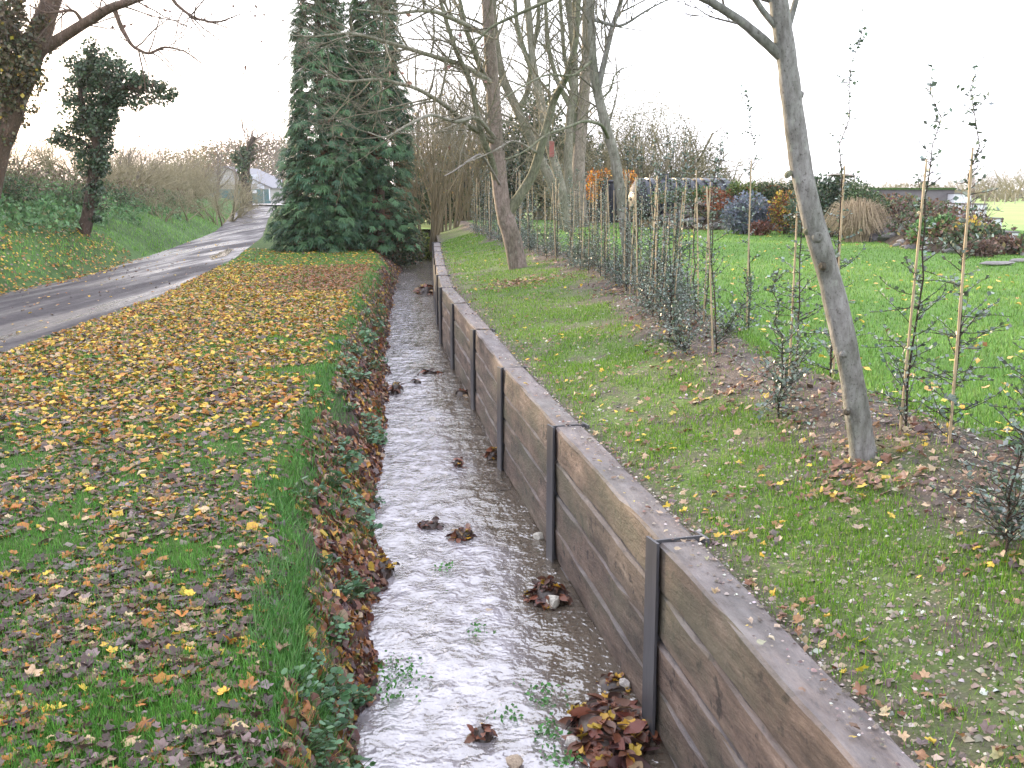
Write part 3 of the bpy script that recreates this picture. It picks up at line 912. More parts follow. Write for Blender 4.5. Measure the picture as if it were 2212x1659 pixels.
gr = MB()
x, y = sample(170000, 2.6, 36, lambda y: x_wall(y) + WT + 0.02, lambda y: x_row(y) + 0.5, 1.35)
t = (x - x_wall(y) - WT) / (x_row(y) - x_wall(y) - WT)
dens = np.clip((fbm(x * 2.6, y * 2.2, 91) - 0.29) * 3.6, 0, 1) * turf(x, y) * np.interp(y, [3, 9, 16, 30], [0.85, 1.0, 1.5, 2.0])
k = rng.random(len(x)) < np.clip(dens + 0.05, 0, 1)
x, y = x[k], y[k]
grass(gr, x, y, z_right, rng.uniform(0.02, 0.05, len(x)), rng.uniform(0.0028, 0.005, len(x)) * (1 + y / 10), [(0.080, 0.180, 0.018), (0.125, 0.26, 0.024), (0.19, 0.32, 0.036)], [3, 4, 3], near=False)
tag(gr.build('sown_grass', M_grass), 'thin young grass sown in patches on the stony right bank', 'grass', kind='stuff')
gq = MB()
x, y = sample(95000, 5, 38, lambda y: x_row(y) + 0.35, lambda y: np.minimum(y * 0.52 + 1.8, 15.5), 0.9)
grass(gq, x, y, z_right, rng.uniform(0.03, 0.06, len(x)), rng.uniform(0.004, 0.007, len(x)) * (1 + y / 9), [(0.110, 0.220, 0.040), (0.155, 0.29, 0.055), (0.21, 0.345, 0.085)], [3, 5, 3], near=False)
tag(gq.build('mown_grass', M_grass), 'bright green mown grass of the right hand lawn', 'grass', kind='stuff')

# roadside bank: nettles and rough grass
bk = MB()
x, y = sample(42000, 16, 75, lambda y: x_roadl(y) - 8.5, lambda y: x_roadl(y) + 0.05, 0.8)
s = x_roadl(y) - x
verge = s < 1.0 + 1.2 * fbm(y * 0.3, y * 0.1, 8)
k = np.where(y < 34, s > 0.25 + 0.3 * rng.random(len(s)), True)
x, y, s, verge = x[k], y[k], s[k], verge[k]
hh = np.where(verge, rng.uniform(0.06, 0.14, len(x)), rng.uniform(0.12, 0.38, len(x)))
gx, gy, gh = x, y, hh
m1 = verge
grass(bk, x[m1], y[m1], z_left, hh[m1], rng.uniform(0.015, 0.03, m1.sum()), [(0.12, 0.27, 0.04), (0.17, 0.36, 0.055), (0.22, 0.40, 0.075)], [3, 4, 2], near=False)
m2 = ~verge
xx, yy = x[m2], y[m2]
pos = np.stack([xx, yy, z_left(xx, yy) + rng.uniform(0.0, 0.32, len(xx))], 1)
leaves_at(bk, pos, rng, 0.15, [(0.095, 0.19, 0.075), (0.14, 0.26, 0.10), (0.17, 0.29, 0.13), (0.18, 0.20, 0.09)], [4, 5, 3, 1], up=0.5)
tag(bk.build('roadside_growth', M_foliage), 'nettles and rough grass covering the bank left of the track', 'undergrowth', kind='stuff')

# grit and pebbles on the sown bank
PEB = np.array([(0.5, 0, 0.1), (0.1, 0.45, 0), (-0.5, 0.1, 0.05), (0, -0.42, 0.02), (0.05, 0.02, 0.36)])
PEBT = np.array([(0, 1, 4), (1, 2, 4), (2, 3, 4), (3, 0, 4)])
pb = MB()
x, y = sample(10500, 2.6, 22, lambda y: x_wall(y) + WT - 0.02, lambda y: x_row(y) + 0.5, 1.5)
n = len(x)
fr = frames(np.stack([np.cos(np.arange(n) * 2.4), np.sin(np.arange(n) * 2.4), 0 * x], 1), up=np.tile([0, 0, 1.0], (n, 1)) + rng.normal(0, 0.3, (n, 3)))
scatter(pb, PEB, PEBT, np.stack([x, y, z_right(x, y)], 1), fr, rng.uniform(0.008, 0.03, n) * rng.choice([1, 1, 1, 1.6], n), pal([(0.22, 0.175, 0.135), (0.33, 0.28, 0.22), (0.46, 0.43, 0.39), (0.12, 0.095, 0.085), (0.27, 0.19, 0.13)], [5, 4, 1.5, 3, 3], n))
tag(pb.build('gravel', M_stone), 'pale flint pebbles lying in the soil of the right bank', 'gravel', kind='stuff')
n = 900
y = 2.6 * (24 / 2.6) ** rng.random(n); x = x_wall(y) + 0.03 + 0.19 * np.sqrt(rng.random(n))
fr = frames(np.stack([np.cos(np.arange(n) * 2.4), np.sin(np.arange(n) * 2.4), 0 * x], 1))
wg = MB(); scatter(wg, PEB, PEBT, np.stack([x, y, 0 * x + 1.002], 1), fr, rng.uniform(0.005, 0.02, n) * rng.choice([1, 1, 1, 1.5], n), pal([(0.20, 0.16, 0.13), (0.36, 0.31, 0.26), (0.55, 0.52, 0.48), (0.12, 0.095, 0.085)], [5, 4, 2, 3], n))
tag(wg.build('wall_top_grit', M_stone), 'small pale grit lying on the top of the sleeper wall', 'gravel', kind='stuff')
bd = MB()
x, y = sample(5200, 2.6, 22, lambda y: x_strm(y) + 0.05, lambda y: x_wall(y) - 0.02, 1.5)
n = len(x)
fr = frames(np.stack([np.cos(np.arange(n) * 2.4), np.sin(np.arange(n) * 2.4), 0 * x], 1))
scatter(bd, PEB, PEBT, np.stack([x, y, -0.10 + 0 * x], 1), fr, rng.uniform(0.02, 0.065, n), pal([(0.22, 0.17, 0.12), (0.28, 0.22, 0.16), (0.42, 0.37, 0.30), (0.10, 0.085, 0.075), (0.25, 0.16, 0.10), (0.09, 0.14, 0.05)], [5, 5, 2, 4, 3, 1.5], n))
tag(bd.build('stream_gravel', M_stone), 'brown and pale gravel on the bed of the stream', 'gravel', kind='stuff')

# ------------------------------------------------------------------ leaf heaps and stones in the stream
def chestnut(seed):
    """one long crumpled leaflet, stalk end at the origin"""
    r = random.Random(seed)
    V, T = [], []
    n = 6; curl = r.uniform(-0.45, 0.15); fold = r.uniform(-0.3, 0.6); tw = r.uniform(-0.5, 0.5)
    for i in range(n + 1):
        t = i / n
        w = 0.27 * math.sin(math.pi * min(1, t ** 0.8 * 0.97 + 0.02)) * (0.75 + 0.5 * t) + 0.004
        z0 = curl * t * t + 0.03 * math.sin(5 * t + seed)
        for sx in (-1, 0, 1):
            x = sx * w
            z = z0 + fold * abs(x) + tw * x * t + (r.uniform(-0.03, 0.03) if sx else 0)
            V.append((x, t, z))
    for i in range(n):
        for j in (0, 1):
            a = i * 3 + j
            T += [(a, a + 1, a + 4), (a, a + 4, a + 3)]
    return np.array(V), np.array(T)


C_HEAP = [(0.155, 0.055, 0.030), (0.10, 0.038, 0.025), (0.215, 0.085, 0.042), (0.055, 0.026, 0.021), (0.52, 0.33, 0.04), (0.30, 0.19, 0.11)]
HEAPM = []
for k in range(22):
    mb = MB()
    tv, tt = chestnut(k) if k < 15 else MAPLES[k % 8]
    c = pal(C_HEAP, [7, 6, 6, 5, 0.01, 1], 1)[0] if k < 15 else pal(C_HEAP, [2, 2, 2, 2, 4, 2], 1)[0]
    mb.add(tv, T=tt, C=c)
    HEAPM.append(mb.mesh('leaf', M_wetleaf, smooth=k < 15))


def heap(px, py, rx, ry, h, n, size, label, chest=0.75, seed=0, zb=0.0):
    r = random.Random(seed)
    c = PZ(px, py, zb)
    t = tag(empty('leaf_heap', c), label, 'leaf heap', 'heaps of wet leaves caught in the stream')
    for i in range(n):
        a = r.uniform(0, 6.283); q = math.sqrt(r.random())
        lob = 0.9 + 0.3 * math.sin(2 * a + seed) * math.sin(3 * a + 2 * seed)
        x, y = rx * q * lob * math.cos(a), ry * q * lob * math.sin(a)
        z = h * (1 - q * q) * r.uniform(0.35, 1.0) + 0.004
        k = r.randrange(15) if r.random() < chest else 15 + r.randrange(7)
        s = size * r.uniform(0.45, 1.0) * (1 if k < 15 else 0.75)
        # leaves lie over the heap's slope, stalks and tips in every direction
        o = obj('leaf', HEAPM[k], t, (x - 0.4 * s * math.cos(a), y - 0.4 * s * math.sin(a), z), (r.gauss(-0.12, 0.3), r.gauss(0, 0.45), r.uniform(0, 6.283)), s)
    core = MB()
    th = np.linspace(0, 2 * math.pi, 14, endpoint=False)
    V = [(0, 0, h * 0.8)] + [(rx * 0.55 * math.cos(a), ry * 0.55 * math.sin(a), h * 0.5) for a in th] + [(rx * 0.7 * math.cos(a), ry * 0.7 * math.sin(a), -0.06) for a in th]
    T = [(0, i + 1, (i + 1) % 14 + 1) for i in range(14)]
    Q = [(i + 1, i + 15, (i + 1) % 14 + 15, (i + 1) % 14 + 1) for i in range(14)]
    core.add(V, T=T, Q=Q, C=(0.05, 0.035, 0.028))
    core.build('core', M_wetleaf, t, smooth=True)
    return t


heap(1312, 1580, 0.25, 0.42, 0.13, 440, 0.14, 'large heap of red brown chestnut leaves against the wall in the foreground', seed=1)
heap(1330, 1480, 0.16, 0.16, 0.05, 90, 0.08, 'thin drift of small wet leaves behind the large foreground heap', chest=0.4, seed=14)
heap(1185, 1290, 0.17, 0.20, 0.13, 230, 0.10, 'dark stringy leaf heap over a pale stone beside the second post', seed=2)
heap(1003, 1158, 0.12, 0.12, 0.08, 80, 0.095, 'small domed leaf clump in midstream with a twig across it', seed=3)
heap(930, 1138, 0.12, 0.09, 0.06, 60, 0.09, 'flat brown leaf clump left of the domed midstream clump', seed=4)
heap(1042, 1592, 0.075, 0.075, 0.07, 60, 0.07, 'small round dark leaf clump in open water near the foreground', seed=5)
heap(1066, 985, 0.11, 0.15, 0.10, 80, 0.10, 'yellow brown leaf clump caught against the wall at the third post', chest=0.4, seed=6)
heap(990, 1008, 0.07, 0.12, 0.10, 56, 0.09, 'upright leaf clump in midstream just left of the third post', seed=7)
heap(928, 808, 0.18, 0.14, 0.06, 26, 0.16, 'low leaf clump on a midstream stone in the middle distance', seed=8)
heap(902, 828, 0.09, 0.09, 0.06, 14, 0.12, 'tiny dark leaf clump just below the middle distance clump', seed=9)
heap(1000, 852, 0.13, 0.15, 0.07, 24, 0.14, 'small leaf clump at the foot of the wall by the fourth post', seed=10)
heap(922, 632, 0.34, 0.6, 0.26, 170, 0.22, 'far mound of rusty leaves damming the stream against the wall', seed=11)
heap(855, 840, 0.10, 0.18, 0.10, 40, 0.12, 'leaf bunch overhanging the water from the left bank', chest=0.3, seed=12, zb=0.05)
heap(828, 1228, 0.10, 0.16, 0.10, 50, 0.11, 'dark leaf bunch on the left water edge near the foreground', chest=0.3, seed=13, zb=0.05)


def rock_mesh(seed, flat=0.7, c=(0.3, 0.27, 0.23), sub=2):
    import bmesh
    bm = bmesh.new(); bmesh.ops.create_icosphere(bm, subdivisions=sub, radius=0.5)
    r = random.Random(seed)
    pl = [(np.array([r.gauss(0, 1), r.gauss(0, 1), r.gauss(0, 0.7)]), r.uniform(0.26, 0.42)) for _ in range(9)]
    for v in bm.verts:
        p = np.array(v.co)
        for nv, d in pl:
            nv = nv / np.linalg.norm(nv); k = p @ nv
            if k > d: p = p - nv * (k - d)
        p *= 1 + 0.05 * r.gauss(0, 1)
        v.co = (p[0], p[1], p[2] * flat)
    me = bpy.data.meshes.new('stone'); bm.to_mesh(me); bm.free()
    at = me.color_attributes.new('col', 'FLOAT_COLOR', 'POINT')
    at.data.foreach_set('color', np.tile([*c, 1], len(me.vertices)).astype(np.float32))
    me.materials.append(M_stone)
    return me


R_PALE = [rock_mesh(s, 0.75, c, 2) for s, c in enumerate([(0.55, 0.52, 0.45), (0.48, 0.44, 0.40), (0.42, 0.33, 0.24)])]
R_GREY = [rock_mesh(s + 10, 0.62, c, 2) for s, c in enumerate([(0.17, 0.16, 0.155), (0.22, 0.205, 0.19), (0.13, 0.12, 0.12), (0.25, 0.21, 0.17)])]
for (x, y, z, s, k, lb) in [
    (1192, 1300, 0.03, 0.13, 0, 'pale flint stone poking from under the stringy leaf heap'),
    (1350, 1478, 0.03, 0.085, 1, 'rounded cream stone above the large foreground leaf heap'),
    (1112, 1648, 0.01, 0.10, 2, 'tan cobble just breaking the water at the bottom edge'),
    (1238, 1602, 0.03, 0.085, 1, 'whitish stone at the left edge of the large foreground heap'),
    (1165, 1160, 0.0, 0.11, 0, 'white flat stone at the foot of the wall by the second post'),
    (935, 910, -0.01, 0.16, 1, 'grey stone breaking the riffle in midstream'),
    (1055, 1330, -0.03, 0.12, 2, 'brown cobble under rushing water left of the stringy heap')]:
    o = obj('stone', (R_PALE + R_GREY)[k], None, PZ(x, y, z), (0.2, 0.1, x), s)
    tag(o, lb, 'stone', 'stones in the stream')

# ------------------------------------------------------------------ weeds on the left bank
WEED = []
for s in range(5):
    r = np.random.default_rng(100 + s); mb = MB()
    n = 60
    a = r.uniform(0, 6.28, n); q = np.sqrt(r.random(n)) * 0.11
    pos = np.stack([q * np.cos(a), q * np.sin(a), 0.02 + 0.09 * r.random(n) * (1.2 - q / 0.11)], 1)
    d = np.stack([np.cos(a), np.sin(a), r.uniform(-0.3, 0.3, n)], 1)
    tv = np.array([(0, 0, 0), (-0.42, 0.25, 0.03), (-0.48, 0.62, 0.06), (0, 1, -0.02), (0.48, 0.62, 0.06), (0.42, 0.25, 0.03), (0, .5, 0)])
    tt = np.array([(6, i, (i + 1) % 6) for i in range(6)])
    scatter(mb, tv, tt, pos, frames(d, roll=r.normal(0, 0.4, n)), r.uniform(0.018, 0.040, n), pal([(0.075, 0.16, 0.075), (0.105, 0.20, 0.115), (0.06, 0.13, 0.045), (0.12, 0.22, 0.10)], [3, 4, 3, 2], n, 0.2, r))
    for i in range(n):
        tube(mb, [(pos[i, 0] * 0.3, pos[i, 1] * 0.3, 0), tuple(pos[i])], [0.002, 0.0012], 3, C=(0.07, 0.13, 0.05))
    WEED.append(mb.mesh('bank_weed', M_foliage))
r = random.Random(5)
for i in range(64):
    y = 3.3 * (22 / 3.3) ** (r.random() ** 1.1)
    e, s = float(x_edge(y)), float(x_strm(y))
    x = e + (s - e) * (0.02 + 0.95 * r.random())
    o = obj('bank_weed', WEED[r.randrange(5)], None, (x, y, float(z_lbank(np.array(x), np.array(y))) - 0.005), (0, r.uniform(0.1, 0.6), r.uniform(0, 6.28)), r.uniform(0.55, 1.2) * (1 + y * 0.03))
    tag(o, 'low blue green leafy weed rooted in the muddy bank left of the stream', 'weed', 'weeds on the left stream bank')
wc = MB()                                                    # cress and trailing weed in the shallows
r2 = np.random.default_rng(9)
for (px, py, n, sp) in [(1190, 1580, 20, .06), (1170, 1500, 26, .08), (1215, 1640, 22, .06), (960, 1225, 8, .04), (1100, 1545, 10, .05), (860, 1480, 30, .09), (845, 1440, 30, .09), (1290, 1585, 8, .03), (1030, 1360, 10, .05)]:
    c = np.array(PZ(px, py, 0.015))
    n *= 3
    pos = c + r2.normal(0, 1, (n, 3)) * [sp * .8, sp, 0.010]
    leaves_at(wc, pos, r2, 0.028, [(0.06, 0.20, 0.04), (0.09, 0.26, 0.06), (0.12, 0.24, 0.09)], [3, 3, 2], up=0.1, tmpl=(LEAF_D, LEAF_T))
tag(wc.build('water_weed', M_foliage), 'green water weed trailing in the shallow stream', 'weed', kind='stuff')

# ------------------------------------------------------------------ staked hedge plants
def hedge_plant(seed, H, cane_h, lush=1.0, ld=1.0):
    """meshes for stem, foliage and cane of one plant, base at the origin"""
    rnd = random.Random(seed); r = np.random.default_rng(seed)
    st = MB(); fo = MB()
    n = 14; pts = [[0.03, 0.0, 0.0]]
    for i in range(n):
        t = (i + 1) / n
        a = 0.008 if t * H < cane_h else 0.035
        pts.append([pts[-1][0] + rnd.gauss(0, a), pts[-1][1] + rnd.gauss(0, a), H * t])
    tube(st, pts, np.linspace(0.0075, 0.0018, n + 1), 5, C=(0.055, 0.04, 0.035))
    P, D, SZ = [], [], []
    P_ = np.array(pts)
    for z in np.arange(0.05, H, 0.022 / lush):               # leaves on the main stem
        p = [np.interp(z, P_[:, 2], P_[:, k]) for k in range(3)]
        a = rnd.uniform(0, 6.28)
        P.append(p); D.append((math.cos(a), math.sin(a), rnd.uniform(0, 0.9))); SZ.append(0.029 if z < cane_h else 0.034)
    nt = int(64 * lush)
    for i in range(nt):
        z = H * (rnd.random() ** 1.45) * 0.93 + 0.04
        p = [float(np.interp(z, P_[:, 2], P_[:, k])) for k in range(3)]
        a = rnd.uniform(0, 6.28); L = (0.27 * (1 - z / H) ** 1.5 + 0.06) * rnd.uniform(0.4, 1.3) * (0.8 + 0.3 * lush)
        tp, tr, _ = wander(p, (math.cos(a), math.sin(a), rnd.uniform(-0.2, 1.0)), L, 0.003, 0.0012, 4, 0.16, 0.25, rnd)
        tube(st, tp, tr, 3, C=(0.07, 0.05, 0.042), cap=False)
        tp = np.array(tp); m = max(3, int(L / 0.021 * ld))
        for q in range(m):
            f = (q + 0.6) / m * 4; k = min(int(f), 3); g = f - k
            pp = tp[k] * (1 - g) + tp[k + 1] * g
            b = rnd.uniform(0, 6.28); ax = tp[k + 1] - tp[k]; ax = ax / np.linalg.norm(ax)
            P.append(pp); D.append((ax[0] * 0.5 + math.cos(b) * 0.8, ax[1] * 0.5 + math.sin(b) * 0.8, ax[2] * 0.5 + rnd.uniform(-0.2, 0.8))); SZ.append(0.029)
    P, D = np.array(P), np.array(D); n = len(P)
    scatter(fo, LEAF_D * [1.15, 1, 1], LEAF_T, P, frames(D, roll=r.normal(0, 0.7, n)), np.array(SZ) * r.uniform(0.6, 1.25, n),
            pal([(0.10, 0.145, 0.105), (0.14, 0.19, 0.15), (0.07, 0.105, 0.068), (0.24, 0.285, 0.25), (0.25, 0.13, 0.06)], [5, 5, 4, 4, 0.12], n, 0.18, r))
    ca = MB()
    zs = np.array([0, 0.3, 0.302, 0.6, 0.602, 0.9, 0.902, 1.2, 1.202, cane_h]) * 1.0
    zs = np.linspace(-0.05, cane_h, 31)
    rr = np.where(np.arange(31) % 6 == 3, 0.0088, 0.0072) * np.linspace(1.12, 0.85, 31)
    bx = rnd.uniform(-0.01, 0.01)
    tube(ca, np.stack([bx * np.sin(zs * 2), 0 * zs, zs], 1), rr, 7)
    return st.mesh('stem', M_bark), fo.mesh('foliage', M_hedge), ca.mesh('cane', M_cane, smooth=True)


def put_plant(loc, rz, meshes, label, sc=1.0, lean=(0, 0), cane=True):
    t = empty('hedge_plant', loc, 0)
    t.rotation_euler = (lean[0], lean[1], rz)
    t.scale = (sc, sc, sc)
    tag(t, label, 'plant', 'staked hedge plants in a row')
    obj('stem', meshes[0], t); obj('foliage', meshes[1], t)
    if cane: obj('bamboo_cane', meshes[2], t)
    return t


near_plants = [
    # base px, base py, height, cane, lush, lean_y, label
    (2050, 965, 1.98, 1.55, 1.25, -0.03, 'rightmost caned hedge plant, tall bamboo cane beside its bent top'),
    (1945, 928, 2.00, 1.50, 1.15, 0.03, 'caned hedge plant just right of the near grey trunk with leafy bent tip'),
    (1800, 815, 2.55, 1.50, 1.00, 0.0, 'hedge plant directly behind the near grey trunk, thin shoot rising highest'),
    (1704, 840, 1.62, 1.42, 1.10, 0.0, 'hedge plant just left of the near grey trunk with wide side twigs'),
    (1613, 712, 2.35, 1.62, 0.85, -0.02, 'slender hedge plant with long thin leader, second left of near grey trunk'),
    (1540, 768, 1.85, 1.40, 0.90, -0.07, 'hedge plant with dark bowed stem and leaning cane, third left of near grey trunk'),
    (1452, 730, 1.75, 1.40, 1.45, -0.05, 'bushy hedge plant on a leaning cane, fourth left of near grey trunk'),
    (1416, 668, 1.90, 1.52, 1.30, -0.01, 'dense hedge plant in front of the dark ribbed tank'),
]
for i, (px, py, H, ch, lush, ly, lb) in enumerate(near_plants):
    z = 1.32
    for _ in range(3):
        p = PZ(px, py, z); z = float(z_right(np.array(p[0]), np.array(p[1])))
    p = PZ(px, py, z)
    put_plant(p, random.uniform(0, 6.28), hedge_plant(300 + i, H, ch, lush * 1.0, 1.0), lb, 1.0, (0, ly))
for i, (px, py, lb) in enumerate([(2195, 1000, 'leafy hedge plant without a cane cut by the right edge'), (2175, 1140, 'low leafy hedge plant at the right edge, nearest the camera'), (1690, 880, 'low spreading hedge plant with pale leaves at the foot of the row')]):
    p = PZ(px, py, 1.30)
    p = (p[0], p[1], float(z_right(np.array(p[0]), np.array(p[1]))))
    put_plant(p, i, hedge_plant(330 + i, 0.75 + 0.1 * i, 0.6, 1.3), lb, 1.0, cane=False)
VAR = [hedge_plant(400 + i, h, c, l, 0.8) for i, (h, c, l) in enumerate([(1.75, 1.45, 0.85), (2.0, 1.5, 0.75), (1.6, 1.35, 0.9), (1.85, 1.55, 0.75), (2.1, 1.5, 0.85)])]
yy = 10.4; k = 0
while yy < 37:
    for side in (-0.18, 0.22):
        y = yy + random.uniform(-0.12, 0.12) + (0.22 if side > 0 else 0)
        x = float(x_row(y)) + side + random.uniform(-0.08, 0.08)
        lb = ('slim caned hedge plant in the middle of the row, before the far trunks' if y < 17 else
              ('caned hedge plant in the crowded part of the row behind the forked trunk' if y < 26 else 'grey green hedge plant in the dense far end of the row'))
        put_plant((x, y, float(z_right(np.array(x), np.array(y)))), random.uniform(0, 6.28), VAR[k % 5], lb, random.uniform(0.85, 1.1) * (1.0 if y < 26 else 1.12), (random.gauss(0, 0.03), random.gauss(0, 0.03)))
        k += 1
    yy += 0.62 if yy < 20 else 0.8

LOW = [hedge_plant(450 + i, h, 0.3, l, 0.9) for i, (h, l) in enumerate([(0.5, 1.3), (0.7, 1.0), (0.6, 1.5)])]
yy = 9.2; k = 0
while yy < 30:
    x = float(x_row(yy)) + random.uniform(-0.3, 0.25)
    put_plant((x, yy, float(z_right(np.array(x), np.array(yy)))), random.uniform(0, 6.28), LOW[k % 3],
              'low leafy hedge plant without a cane at the near end of the row' if yy < 12 else 'low leafy hedge plant without a cane filling the foot of the row', random.uniform(0.7, 1.1), (random.gauss(0, .2), random.gauss(0, .2)), cane=False)
    k += 1; yy += random.uniform(0.5, 0.85)

# ------------------------------------------------------------------ trees with traced trunks
def traced(points, n=5):
    """smooth polyline through (px, py, depth) points"""
    W = np.array([PD(*p) for p in points])
    t = np.arange(len(W)); tt = np.linspace(0, len(W) - 1, (len(W) - 1) * n + 1)
    out = np.stack([np.interp(tt, t, W[:, k]) for k in range(3)], 1)
    for _ in range(2):
        out[1:-1] = 0.25 * out[:-2] + 0.5 * out[1:-1] + 0.25 * out[2:]
    return out


def limb(mb, points, r0, r1, col, sides=8, n=5, pw=1.0, knob=0.06, seed=0, flare=None):
    P = traced(points, n)
    R = r0 + (r1 - r0) * np.linspace(0, 1, len(P)) ** pw
    R = R * (1 + knob * (vnoise(np.arange(len(P)) * 0.7, np.zeros(len(P)), seed) - 0.5) * 2)
    if flare: R[:len(flare)] *= flare
    tube(mb, P, R, sides, C=np.array(col))
    return P, R


def twigs(mb, P, R, n, length, level, prm, seed, col, t0=0.25, tips=None, bias=(0, 0, 0.1)):
    rnd = random.Random(seed)
    for k in range(n):
        i = int((t0 + (1 - t0) * (k + rnd.random()) / n) * (len(P) - 2)); i = min(max(i, 0), len(P) - 2)
        d = P[i + 1] - P[i]; d = d / (np.linalg.norm(d) + 1e-9)
        dd = rand_perp(list(d), rnd, rnd.uniform(0.6, 1.2)); dd = [dd[q] + bias[q] for q in range(3)]
        grow(mb, list(P[i]), dd, length * rnd.uniform(0.6, 1.2), max(0.004, min(R[i] * 0.5, length * 0.014)), level, rnd, prm, tips, col)


TW = dict(wob=0.10, up=[0.25, 0.25, 0.2], n=[0, 4, 5, 5], taper=0.3, ang=0.9, len=1.0, rmin=0.003)

def hit(px, py, zf, d0=3.0, d1=80.0):
    """where the sight line through a pixel meets the ground"""
    a, b = ray(px, py); dd = np.linspace(d0, d1, 4000)
    k = int(np.argmax(CAMZ + b * dd <= zf(a * dd, dd)))
    return (float(a * dd[k]), float(dd[k]), float(CAMZ + b * dd[k]))


# the near grey trunk
t1 = empty('grey_tree', hit(1864, 988, z_right)); b0 = np.array(t1.location)
tag(t1, 'slim smooth grey tree leaning left, nearest trunk, standing among the hedge plants', 'tree')
mb = MB()
D0 = float(t1.location[1])
P1, R1 = limb(mb, [(1872, 1030, D0), (1867, 1000, D0), (1859, 940, D0), (1838, 800, D0), (1795, 610, D0), (1757, 480, D0), (1731, 370, D0), (1713, 240, D0), (1700, 130, D0), (1688, 50, D0), (1676, -40, D0), (1660, -240, D0 - .1), (1665, -500, D0 - .2)], 0.073, 0.042, BARK_GREY, 16, 6, 0.9, 0.05, 3, [1.45, 1.42, 1.38, 1.32, 1.26, 1.2, 1.15, 1.11, 1.08, 1.05, 1.03, 1.01])
# knots and cut stubs
def knot(mb, px, py, d, r, out, col):
    c = np.array(PD(px, py, d)); o = unit(np.array(out, float))
    tube(mb, [c - o * r * 0.6, c + o * r * 0.15, c + o * r * 0.5, c + o * r * 0.42], [r * 1.3, r * 1.1, r * 0.75, r * 0.4], 11, C=np.array(col))
dk = D0 - 0.06
knot(mb, 1768, 512, dk, 0.024, (0.1, -1, 0.1), BARK_GREY)
knot(mb, 1742, 496, D0 - .01, 0.022, (-1, -0.3, 0.5), BARK_GREEN)
knot(mb, 1822, 765, dk, 0.015, (0.1, -1, 0.1), BARK_GREY)
knot(mb, 1775, 575, dk, 0.018, (-0.8, -0.6, 0.1), (0.10, 0.085, 0.07))
knot(mb, 1702, 375, D0, 0.020, (-0.8, -0.2, 0.8), BARK_GREEN)
knot(mb, 1733, 205, D0, 0.016, (1, -0.2, -0.2), BARK_GREY)
knot(mb, 1828, 890, dk, 0.016, (-0.7, -0.7, 0.1), (0.10, 0.085, 0.07))
for o_ in mb.V: o_ -= b0
mb.build('trunk', M_bark, t1, smooth=True)
mb = MB()
Pb, Rb = limb(mb, [(1690, 125, D0), (1650, 88, D0 - .02), (1600, 45, D0 - .05), (1530, 0, D0 - .1), (1440, -40, D0 - .2), (1350, -70, D0 - .2), (1270, -60, D0)], 0.030, 0.010, BARK_GREY, 9, 6, 1, 0.05, 5)
Pc, Rc = limb(mb, [(1300, -60, D0), (1210, -10, D0 - .1), (1120, 30, D0), (1060, 58, D0), (1030, 90, D0), (1005, 132, D0)], 0.012, 0.0035, BARK_GREEN, 6, 5, 1, 0.05, 6)
twigs(mb, Pb, Rb, 9, 0.55, 2, TW, 7, (0.13, 0.115, 0.10), 0.3)
twigs(mb, Pc, Rc, 4, 0.25, 1, TW, 8, (0.13, 0.115, 0.10), 0.2)
twigs(mb, P1[48:], R1[48:], 8, 1.3, 2, TW, 9, BARK_GREY, 0.1)
tips = []
for o_ in mb.V: o_ -= b0
mb.build('branches', M_bark, t1, smooth=True)

# dead leaves still hanging on the trees' twigs
def tree(name, label, base, trunks, cat='tree', group=None, leafy=None, bcol=BARK_GREEN, parts=True):
    """trunks: (points, r0, r1, col, ntwig, twig_len, level, t0, seed)"""
    t = tag(empty(name, base), label, cat, group)
    b = np.array(base); mt, mb = MB(), MB()
    tips = []
    for (pts, r0, r1, col, ntw, tl, lev, t0, seed) in trunks:
        P, R = limb(mt, pts, r0, r1, col, 10 if r0 > 0.1 else 7, 5, 0.9, 0.05, seed)
        if ntw: twigs(mb, P, R, ntw, tl, lev, TW, seed + 40, bcol, t0, tips)
    for o_ in mt.V: o_ -= b
    mt.build('trunk', M_bark, t, smooth=True)
    if mb.n:
        for o_ in mb.V: o_ -= b
        mb.build('branches', M_bark, t, smooth=True)
    if leafy and tips:
        r = np.random.default_rng(leafy[0]); tp = np.array(tips)
        tp = tp[r.choice(len(tp), min(leafy[1], len(tp)), replace=False)] - b
        lf = MB(); leaves_at(lf, tp, r, leafy[2], leafy[3], [1] * len(leafy[3]), up=-0.8)
        lf.build('leaves', M_leaf, t)
    return t


